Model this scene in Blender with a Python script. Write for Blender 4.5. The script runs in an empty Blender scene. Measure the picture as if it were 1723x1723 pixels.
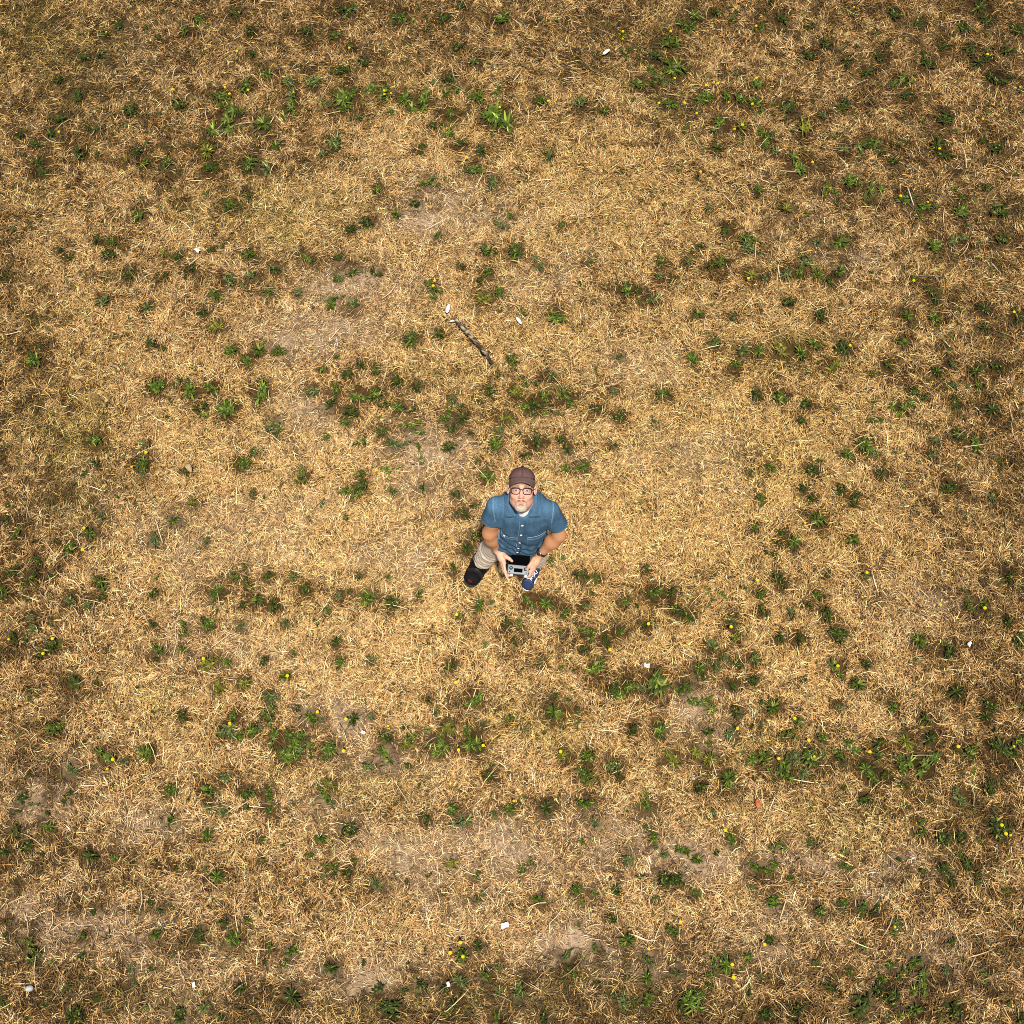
import bpy, bmesh, math, random
import numpy as np
from mathutils import Vector, Matrix
from mathutils.bvhtree import BVHTree

SC = bpy.context.scene
COL = SC.collection
RNG = np.random.default_rng(7)
random.seed(7)
R = math.radians

# ------------------------------------------------------------------ camera, sky, sun, exposure
F_PX, PX0, CAM_H, TILT = 1847.0, 861.5, 7.7, R(20)          # photograph: 1723 px square, ~50 degree lens
cam = bpy.data.cameras.new("camera")
cam.sensor_fit = 'HORIZONTAL'; cam.sensor_width = 36.0
cam.lens = 36.0 * F_PX / 1723.0
cam.clip_start = 0.05; cam.clip_end = 2000
camo = bpy.data.objects.new("camera", cam); COL.objects.link(camo)
camo.location = (0, 0, CAM_H); camo.rotation_euler = (TILT, 0, 0)
SC.camera = camo

SUN_EL, SUN_AZ = R(74.0), R(170)        # sun direction: azimuth measured from +Y (top of photo) towards +X
world = bpy.data.worlds.new("World"); SC.world = world
world.use_nodes = True
wn = world.node_tree.nodes; wl = world.node_tree.links
for n in list(wn): wn.remove(n)
sky = wn.new("ShaderNodeTexSky"); sky.sky_type = 'NISHITA'; sky.sun_disc = False
sky.sun_elevation = SUN_EL; sky.sun_rotation = SUN_AZ; sky.air_density = 1.0; sky.dust_density = 2.0
bg = wn.new("ShaderNodeBackground"); bg.inputs[1].default_value = 0.05
wo = wn.new("ShaderNodeOutputWorld")
wl.new(sky.outputs[0], bg.inputs[0]); wl.new(bg.outputs[0], wo.inputs[0])
sun = bpy.data.lights.new("sun", 'SUN'); sun.energy = 4.6; sun.angle = R(2.5); sun.color = (1.0, 0.91, 0.78)
suno = bpy.data.objects.new("sun", sun); COL.objects.link(suno)
sdir = Vector((math.sin(SUN_AZ) * math.cos(SUN_EL), math.cos(SUN_AZ) * math.cos(SUN_EL), math.sin(SUN_EL)))
suno.rotation_euler = sdir.to_track_quat('Z', 'Y').to_euler()
suno.location = sdir * 30
SC.view_settings.view_transform = 'Standard'
SC.view_settings.look = 'None'
SC.view_settings.exposure = 0.52
SC.view_settings.gamma = 1.0
SC.view_settings.use_curve_mapping = False
SC.cycles.use_denoising = False
SC.cycles.filter_width = 0.95
SC.cycles.max_bounces = 6
SC.cycles.diffuse_bounces = 3

# ------------------------------------------------------------------ photo pixel -> place on the field
CT, ST = math.cos(TILT), math.sin(TILT)
def ray(u, v):
    dx, dy = (u - PX0) / F_PX, (PX0 - v) / F_PX
    return np.array([dx, dy * CT + ST, dy * ST - CT])
def ground(u, v, z=0.0):
    d = ray(u, v); t = (CAM_H - z) / -d[2]
    return float(d[0] * t), float(d[1] * t)

# ------------------------------------------------------------------ helpers
def tag(o, label=None, cat=None, group=None, kind=None):
    if label: o['label'] = label
    if cat: o['category'] = cat
    if group: o['group'] = group
    if kind: o['kind'] = kind
    return o
def empty(name, loc, rz=0):
    o = bpy.data.objects.new(name, None); COL.objects.link(o)
    o.location = loc; o.rotation_euler = (0, 0, rz); o.empty_display_size = 0.1
    return o
def link(name, me, mats, parent=None, loc=None):
    o = bpy.data.objects.new(name, me); COL.objects.link(o)
    for m in (mats if isinstance(mats, (list, tuple)) else [mats]): me.materials.append(m)
    if parent is not None:
        o.parent = parent
        o.matrix_parent_inverse = world_of(parent).inverted()
    if loc is not None: o.location = loc
    return o
def world_of(o):
    m = Matrix.LocRotScale(o.location, o.rotation_euler, o.scale)
    if o.parent is not None:
        m = world_of(o.parent) @ o.matrix_parent_inverse @ m
    return m
def mesh(name, verts, faces, smooth=True):
    me = bpy.data.meshes.new(name)
    me.from_pydata([tuple(map(float, v)) for v in verts], [], [tuple(int(i) for i in f) for f in faces])
    me.update()
    if smooth: me.polygons.foreach_set('use_smooth', [True] * len(me.polygons))
    return me
def quads_mesh(name, V, Q, smooth=True):
    me = bpy.data.meshes.new(name)
    me.vertices.add(len(V)); me.vertices.foreach_set('co', V.astype(np.float32).ravel())
    n = Q.shape[1]
    me.loops.add(Q.size); me.loops.foreach_set('vertex_index', Q.astype(np.int32).ravel())
    me.polygons.add(len(Q)); me.polygons.foreach_set('loop_start', np.arange(0, Q.size, n, dtype=np.int32))
    if smooth: me.polygons.foreach_set('use_smooth', np.ones(len(Q), dtype=bool))
    me.update(calc_edges=True)
    return me
def set_col(me, rgb, name="tone"):
    a = me.color_attributes.new(name, 'FLOAT_COLOR', 'POINT')
    c = np.ones((len(me.vertices), 4), np.float32); c[:, :3] = rgb
    a.data.foreach_set('color', c.ravel())
def smoothstep(a, b, x):
    t = np.clip((x - a) / (b - a), 0, 1); return t * t * (3 - 2 * t)

# ------------------------------------------------------------------ materials
def mat(name, rgb=(0.5, 0.5, 0.5), rough=0.8, spec=0.3, attr=None, noise=None, bump=None, metal=0.0, trans=0.0):
    """noise = (scale, amount): brightness mottling of the base colour; bump = (scale, strength, distance)."""
    m = bpy.data.materials.new(name); m.use_nodes = True
    nt = m.node_tree; b = nt.nodes["Principled BSDF"]
    b.inputs["Roughness"].default_value = rough
    b.inputs["Specular IOR Level"].default_value = spec
    b.inputs["Metallic"].default_value = metal
    b.inputs["Base Color"].default_value = (*rgb, 1)
    src = None
    if attr:
        a = nt.nodes.new("ShaderNodeAttribute"); a.attribute_name = attr; src = a.outputs["Color"]
    tc = nt.nodes.new("ShaderNodeTexCoord")
    if noise:
        n = nt.nodes.new("ShaderNodeTexNoise"); n.inputs["Scale"].default_value = noise[0]
        n.inputs["Detail"].default_value = 5; nt.links.new(tc.outputs["Object"], n.inputs["Vector"])
        mr = nt.nodes.new("ShaderNodeMapRange")
        mr.inputs[1].default_value = 0.3; mr.inputs[2].default_value = 0.7
        mr.inputs[3].default_value = 1 - noise[1]; mr.inputs[4].default_value = 1 + noise[1]
        nt.links.new(n.outputs["Fac"], mr.inputs[0])
        mx = nt.nodes.new("ShaderNodeMix"); mx.data_type = 'RGBA'; mx.blend_type = 'MULTIPLY'
        mx.inputs[0].default_value = 1.0
        if src is not None: nt.links.new(src, mx.inputs[6])
        else: mx.inputs[6].default_value = (*rgb, 1)
        cb = nt.nodes.new("ShaderNodeCombineColor")
        for i in range(3): nt.links.new(mr.outputs[0], cb.inputs[i])
        nt.links.new(cb.outputs[0], mx.inputs[7]); src = mx.outputs[2]
    if src is not None: nt.links.new(src, b.inputs["Base Color"])
    if bump:
        n2 = nt.nodes.new("ShaderNodeTexNoise"); n2.inputs["Scale"].default_value = bump[0]
        n2.inputs["Detail"].default_value = 4; nt.links.new(tc.outputs["Object"], n2.inputs["Vector"])
        bp = nt.nodes.new("ShaderNodeBump"); bp.inputs["Strength"].default_value = bump[1]
        bp.inputs["Distance"].default_value = bump[2]
        nt.links.new(n2.outputs["Fac"], bp.inputs["Height"]); nt.links.new(bp.outputs[0], b.inputs["Normal"])
    if trans:
        out = nt.nodes["Material Output"]
        tr = nt.nodes.new("ShaderNodeBsdfTranslucent")
        if src is not None: nt.links.new(src, tr.inputs[0])
        else: tr.inputs[0].default_value = (*rgb, 1)
        ms = nt.nodes.new("ShaderNodeMixShader"); ms.inputs[0].default_value = trans
        nt.links.new(b.outputs[0], ms.inputs[1]); nt.links.new(tr.outputs[0], ms.inputs[2])
        nt.links.new(ms.outputs[0], out.inputs[0])
    return m
# ------------------------------------------------------------------ how the field varies from place to place
def value_noise(x, y, cell, seed):
    r = np.random.default_rng(seed); n = 256
    g = r.random((n, n)).astype(np.float32)
    fx, fy = x / cell + 1000.3, y / cell + 1000.7
    ix, iy = np.floor(fx).astype(int), np.floor(fy).astype(int)
    tx, ty = fx - ix, fy - iy
    tx = tx * tx * (3 - 2 * tx); ty = ty * ty * (3 - 2 * ty)
    a = g[ix % n, iy % n]; b = g[(ix + 1) % n, iy % n]; c = g[ix % n, (iy + 1) % n]; d = g[(ix + 1) % n, (iy + 1) % n]
    return (a * (1 - tx) + b * tx) * (1 - ty) + (c * (1 - tx) + d * tx) * ty
def fbm(x, y, cell, seed, o=3):
    s = 0; w = 0
    for i in range(o):
        s = s + value_noise(x, y, cell / 2 ** i, seed + i) / 2 ** i; w += 1 / 2 ** i
    return s / w

# dead, matted dark brown turf, plus painted vignette along the borders: photo x, y, half-widths, amount
DARK = [(120,180,230,200,.75),(300,60,300,80,.9),(250,240,240,70,.95),(90,260,150,80,1.0),(400,215,150,50,.5),(30,450,60,120,.5),
 (250,480,120,50,.5),(560,180,150,60,.5),(620,110,200,80,.45),(860,10,900,50,.7),(1560,100,220,170,.95),(1400,70,220,80,.7),
 (1640,300,120,140,.7),(1480,240,150,60,.4),(1700,600,50,200,.6),(1700,1000,50,140,.7),(1660,1250,130,80,.65),(1480,1265,200,45,.6),
 (1620,1550,130,90,.6),(1700,1450,60,220,.6),(860,1715,900,25,.5),(20,1280,60,80,.5),(270,1450,150,60,.55),(50,1470,80,60,.5),
 (600,1380,120,50,.35),(530,1500,90,35,.4),(700,1235,200,40,.55),(1080,1150,180,35,.4),(1040,505,90,40,.5),(830,480,110,55,.35),
 (560,450,110,28,.4),(880,680,130,65,.45),(740,850,50,80,.35),(930,715,60,50,.35),(870,1040,70,45,.6),(1100,1010,120,40,.3),
 (1420,830,90,70,.3),(1450,660,150,22,.4),(1300,1470,110,45,.35),(1540,1370,190,110,.3),(90,1080,80,50,.45),(30,960,40,120,.5),
 (380,690,45,25,.35),(1620,690,50,50,.4),(170,1110,90,40,.3),(1600,20,200,60,.8),(1690,180,60,100,.8),(100,30,160,60,.5),
 (10,700,30,250,.5),(1715,800,30,250,.5),(1300,1260,180,35,.45),(640,690,80,50,.3),(420,1220,90,40,.2),(1560,480,60,60,.35),
 (1180,40,120,60,.5),(980,60,160,60,.3),(750,60,150,60,.35),(430,330,80,40,.3),(20,1660,60,60,.3),(1380,1660,160,50,.35),(1010,1290,120,40,.4)]
EDGE = [(0,0,430,330,1),(1723,0,480,430,1),(0,1723,330,260,.8),(1723,1723,330,330,.9),(860,0,1200,130,.9),(1723,860,150,900,.8),(0,860,120,900,.8),(860,1723,1200,90,.7)]  # lens vignette painted into the turf colour: darkened corners and borders
# worn grey-buff soil with thin grass
BARE = [(700,790,50,70,.7),(530,565,80,28,.8),(760,345,100,38,.8),(800,1440,130,40,.7),(960,1620,110,55,.85),(1340,1440,60,26,.8),
 (1150,1440,80,28,.7),(130,1560,150,60,.8),(60,1330,60,45,.7),(250,1370,80,30,.7),(520,715,50,28,.7),(560,1190,50,30,.6),
 (1180,1210,45,40,.7),(620,1630,80,40,.7),(1500,1450,60,35,.6),(600,490,80,35,.6),(640,960,60,40,.35),(1000,1440,120,50,.4),
 (640,1270,70,45,.5),(300,1650,100,50,.4),(1560,1640,90,40,.5),(1560,1020,60,40,.35),(230,70,45,40,.5),(200,130,60,30,.4),
 (130,840,60,40,.3),(1080,600,70,30,.3),(1290,1580,120,50,.4),(430,870,100,40,.3),(400,1090,140,40,.25),(1430,430,60,30,.3),
 (930,480,60,40,.3),(520,460,70,20,.3),(660,1420,100,40,.4),(540,1360,60,30,.4)]
# olive-yellow grass that is still alive
OLIVE = [(100,735,60,65,.9),(120,830,60,40,.6),(430,350,110,45,.6),(180,150,80,28,.5),(90,80,110,80,.6),(1330,592,60,26,.6),(470,390,50,40,.6),
 (620,1320,110,30,.5),(890,1225,70,25,.6),(240,1190,40,40,.5),(1440,1350,140,40,.4),(60,330,50,30,.5),(260,1680,100,30,.5),
 (1130,90,50,90,.4),(640,170,110,40,.5),(1300,1270,200,30,.4),(80,520,60,30,.4),(840,660,120,40,.3),(640,1680,120,30,.5),(930,1680,180,30,.5)]
# sun-bleached golden straw
GOLD = [(1250,780,250,260,.8),(1000,300,220,90,.7),(560,950,220,150,.5),(1350,900,200,120,.6),(1080,760,150,200,.5),(960,360,150,90,.5),
 (600,360,120,80,.3),(1250,440,200,120,.4),(150,620,120,40,.4),(420,780,160,120,.4),(860,230,160,40,.4)]
def photo_xy(x, y):
    rx, ry, rz = x, y, -CAM_H
    yc = ry * CT + rz * ST; zc = -(-ry * ST + rz * CT)
    zc = np.maximum(zc, 0.2)
    return PX0 + F_PX * rx / zc, PX0 - F_PX * yc / zc
def blobs(lst, u, v):
    s = np.zeros_like(u)
    for (a, b, p, q, k) in lst:
        s = np.maximum(s, k * np.exp(-(((u - a) / p) ** 2 + ((v - b) / q) ** 2) * 0.7))
    return s
def field(x, y):
    """(dark, bare, olive, gold) 0..1 at ground points: patches of the field, vignette painted into dark, broken up by noise."""
    wx = x + 0.22 * (fbm(x, y, .5, 11) - .5) * 2; wy = y + 0.22 * (fbm(x, y, .5, 21) - .5) * 2
    u, v = photo_xy(wx, wy)
    n1 = fbm(x, y, .28, 31); n2 = fbm(x * .5, y * 1.2, .9, 41); n3 = fbm(x, y, .16, 51); n4 = fbm(x, y, .34, 61)
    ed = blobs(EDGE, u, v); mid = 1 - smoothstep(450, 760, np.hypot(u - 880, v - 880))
    bd = np.maximum(blobs(DARK, u, v) * (1 - .45 * mid), 1.1 * ed)  # painted vignette merged with the dark turf
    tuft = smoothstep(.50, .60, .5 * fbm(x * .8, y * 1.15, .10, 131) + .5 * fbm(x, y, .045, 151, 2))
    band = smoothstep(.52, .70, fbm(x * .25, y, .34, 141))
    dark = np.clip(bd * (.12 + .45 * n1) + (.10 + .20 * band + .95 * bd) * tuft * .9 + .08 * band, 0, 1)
    bare = np.clip(blobs(BARE, u, v) * (.2 + 1.6 * n3) + .7 * np.clip(n2 * .6 + n3 * .4 - .62, 0, 1) * 2.5, 0, 1)
    olive = np.clip(blobs(OLIVE, u, v) * (.3 + 1.4 * n1) + .5 * np.clip(fbm(x, y, .6, 71) - .62, 0, 1) * 2, 0, 1)
    gold = np.clip(blobs(GOLD, u, v) * (.5 + n1), 0, 1)
    bare = bare * (1 - .7 * dark)
    return dark, bare, olive, gold

# ------------------------------------------------------------------ the ground sheet
def build_ground():
    NX, NY = 300, 300
    xs = np.linspace(-7.5, 7.5, NX); ys = np.linspace(-3.5, 10.5, NY)
    # one sheet: fine in the middle, then long rows out to the horizon
    xs = np.concatenate([[-400, -150, -60, -25, -12], xs, [12, 25, 60, 150, 400]])
    ys = np.concatenate([[-400, -150, -60, -25, -9], ys, [16, 30, 60, 150, 400]])
    X, Y = np.meshgrid(xs, ys, indexing='ij')
    Z = .018 * (fbm(X, Y, .45, 81) - .5) + .012 * (fbm(X, Y, .12, 91) - .5) - .012
    V = np.stack([X, Y, Z], -1).reshape(-1, 3)
    ny = len(ys)
    i, j = np.meshgrid(np.arange(len(xs) - 1), np.arange(ny - 1), indexing='ij')
    a = (i * ny + j).ravel()
    Q = np.stack([a, a + ny, a + ny + 1, a + 1], 1)
    me = quads_mesh("ground", V, Q)
    d, b, o, g = field(V[:, 0], V[:, 1])
    base = np.array([.062, .036, .013]); soil = np.array([.40, .29, .19]); brown = np.array([.018, .011, .004]); ol = np.array([.10, .075, .02])
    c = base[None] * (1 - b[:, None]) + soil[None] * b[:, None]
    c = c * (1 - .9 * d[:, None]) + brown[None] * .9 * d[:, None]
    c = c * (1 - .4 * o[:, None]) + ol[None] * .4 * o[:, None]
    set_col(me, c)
    m = mat("soil_and_thatch", attr="tone", rough=.95, spec=.1, noise=(38, .45), bump=(90, .8, .02))
    tag(link("ground", me, m), kind='structure')
build_ground()
def ground_z(x, y):
    x = np.asarray(x, float); y = np.asarray(y, float)
    return .018 * (fbm(x, y, .45, 81) - .5) + .012 * (fbm(x, y, .12, 91) - .5) - .012

# ------------------------------------------------------------------ dry grass: every blade is a curved tapering strip
def blades(x, y, length, width, phi, e0, e1, curl, z0, rgb, twist):
    n = len(x); K = 4
    P = np.zeros((n, K, 3), np.float32)
    P[:, 0] = np.stack([x, y, z0], 1)
    for k in range(1, K):
        t = (k - .5) / (K - 1)
        e = e0 + (e1 - e0) * t; a = phi + curl * (t - .3)
        st = length / (K - 1)
        P[:, k, 0] = P[:, k - 1, 0] + st * np.cos(e) * np.cos(a)
        P[:, k, 1] = P[:, k - 1, 1] + st * np.cos(e) * np.sin(a)
        P[:, k, 2] = np.maximum(P[:, k - 1, 2] + st * np.sin(e), z0 - .002 + .004 * k * (e0 > 0))
    W = np.array([.75, 1.0, .75])
    a = phi + np.pi / 2
    side = np.stack([np.cos(a) * np.cos(twist), np.sin(a) * np.cos(twist), np.sin(twist)], 1)
    V = np.zeros((n, 7, 3), np.float32)
    for k in range(3):
        V[:, 2 * k] = P[:, k] - side * (width * W[k] * .5)[:, None]
        V[:, 2 * k + 1] = P[:, k] + side * (width * W[k] * .5)[:, None]
    V[:, 6] = P[:, 3]
    return V, np.repeat(rgb[:, None, :], 7, 1)
def strips_mesh(name, V, C):
    n = len(V)
    me = bpy.data.meshes.new(name)
    me.vertices.add(n * 7); me.vertices.foreach_set('co', V.astype(np.float32).ravel())
    pat = np.array([0, 1, 3, 2, 2, 3, 5, 4, 4, 5, 6], np.int32)
    idx = (np.arange(n, dtype=np.int32)[:, None] * 7 + pat[None]).ravel()
    me.loops.add(len(idx)); me.loops.foreach_set('vertex_index', idx)
    ls = (np.arange(n, dtype=np.int32)[:, None] * 11 + np.array([0, 4, 8], np.int32)[None]).ravel()
    me.polygons.add(n * 3); me.polygons.foreach_set('loop_start', ls)
    me.polygons.foreach_set('use_smooth', np.ones(n * 3, dtype=bool))
    me.update(calc_edges=True)
    set_col(me, C.reshape(-1, 3))
    return me
# the grass is pressed flat under the stick
CLEAR = [dict(x=ground(766 + 62 * t, 540 + 73 * t)[0], y=ground(766 + 62 * t, 540 + 73 * t)[1], r=.034) for t in np.linspace(0, 1, 14)]
def near_weed(x, y, r):
    out = np.zeros(len(x), bool)
    order = np.argsort(x); xs = x[order]
    for w in weeds + CLEAR:
        a, b = np.searchsorted(xs, (w['x'] - w['r'] * 1.12, w['x'] + w['r'] * 1.12)); k = order[a:b]
        q = np.hypot(x[k] - w['x'], y[k] - w['y']) / w['r']
        out[k] |= r.random(len(k)) < 0.97 * (1 - smoothstep(.50, .92, q))
    return out
def weed_halo(x, y):
    out = np.zeros(len(x)); order = np.argsort(x); xs = x[order]
    for w in weeds:
        R_ = w['r'] * 1.5; a, b = np.searchsorted(xs, (w['x'] - R_, w['x'] + R_)); k = order[a:b]
        q = np.hypot(x[k] - w['x'], y[k] - w['y']) / R_
        out[k] = np.maximum(out[k], 1 - smoothstep(.30, 1.0, q))
    return out * (.35 + 1.1 * fbm(x, y, .06, 161, 2))
def lerp(c, d, w): return c * (1 - w[:, None]) + np.asarray(d)[None] * w[:, None]

GRASS_PER_M2 = 15000
def build_grass():
    r = RNG
    x0, x1, y0, y1 = -6.4, 6.4, -2.4, 9.6
    n = int((x1 - x0) * (y1 - y0) * GRASS_PER_M2)
    x = r.uniform(x0, x1, n); y = r.uniform(y0, y1, n)
    half = 3.55 + (y + .67) * .165 + .25           # what the photograph covers, plus a margin at full density
    inside = (np.abs(x) < half) & (y > -1.0) & (y < 8.1)
    keep = inside | (r.random(n) < .28)
    x, y = x[keep], y[keep]
    d, b, o, g = field(x, y)
    clump = fbm(x, y, .11, 101)
    dens = (1 - .86 * b) * np.clip(.45 + 1.1 * clump, .2, 1) * (1 - .35 * d)
    keep = (r.random(len(x)) < dens) & ~near_weed(x, y, r)
    x, y, d, b, o, g = (q[keep] for q in (x, y, d, b, o, g))
    n = len(x)
    hal = weed_halo(x, y)
    hue = r.random(n); br = np.exp(r.normal(-.06, .50, n))
    c = np.tile(np.array([[.53, .31, .115]]), (n, 1))
    c = lerp(c, (.68, .475, .220), (hue < .30) * 1.0)
    c = lerp(c, (.50, .305, .150), ((hue > .30) & (hue < .52)) * 1.0)
    c = lerp(c, (.27, .15, .045), ((hue > .86)) * 1.0)
    c = lerp(c, (.56, .36, .125), .7 * g)
    c = lerp(c, (.40, .315, .085), .75 * o * (r.random(n) < .8))
    c = lerp(c, (.47, .365, .255), .75 * b)
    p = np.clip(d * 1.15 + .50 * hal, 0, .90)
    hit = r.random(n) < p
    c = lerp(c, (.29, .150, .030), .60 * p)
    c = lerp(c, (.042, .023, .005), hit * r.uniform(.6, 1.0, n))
    gr = (r.random(n) < .015 + .12 * d + .14 * o + .12 * hal)
    c = lerp(c, (.060, .078, .014), gr * r.uniform(.5, 1, n))
    c = np.clip(c * br[:, None], .012, .80)
    # nothing dry stands in the heart of a weed
    length = np.clip(r.lognormal(math.log(.049), .42, n), .018, .14) * (1 - .25 * b)
    width = r.uniform(.0024, .0050, n)
    phi = 2 * np.pi * (fbm(x, y, .35, 111) * 2.2) + r.normal(0, 1.1, n)
    e0 = r.uniform(-.05, 1.0, n) ** 1.0; e0 = np.where(r.random(n) < .24, r.uniform(.4, 1.1, n), e0 * .42)
    e1 = e0 - r.uniform(.3, 1.5, n)
    curl = r.normal(0, .75, n)
    z0 = ground_z(x, y) + r.uniform(-.002, .016, n) * (1 - .5 * b)
    V, C = blades(x, y, length, width, phi, e0, e1, curl, z0, c, r.normal(0, .45, n))
    # long bleached stalks lying on top
    m = 1000
    sx = r.uniform(-5.2, 5.2, m); sy = r.uniform(-1.6, 8.6, m)
    sd = field(sx, sy)[0]
    sc = np.clip(np.array([[.70, .54, .32]]) * np.exp(r.normal(0, .18, m))[:, None] * (1 - .55 * sd)[:, None], 0, .82)
    V2, C2 = blades(sx, sy, r.uniform(.10, .24, m), r.uniform(.003, .0062, m), r.uniform(0, 6.283, m), r.uniform(.05, .45, m),
                    r.uniform(-.5, .0, m), r.normal(0, .7, m), ground_z(sx, sy) + r.uniform(.012, .03, m), sc, r.normal(0, .3, m))
    me = strips_mesh("dry_grass", np.concatenate([V, V2]), np.concatenate([C, C2]))
    m_ = mat("dry_grass", attr="tone", rough=.75, spec=.25, trans=.12)
    tag(link("dry_grass", me, m_), label="sun-dried straw coloured grass matted over the whole field", cat="grass", kind='stuff')
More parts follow.
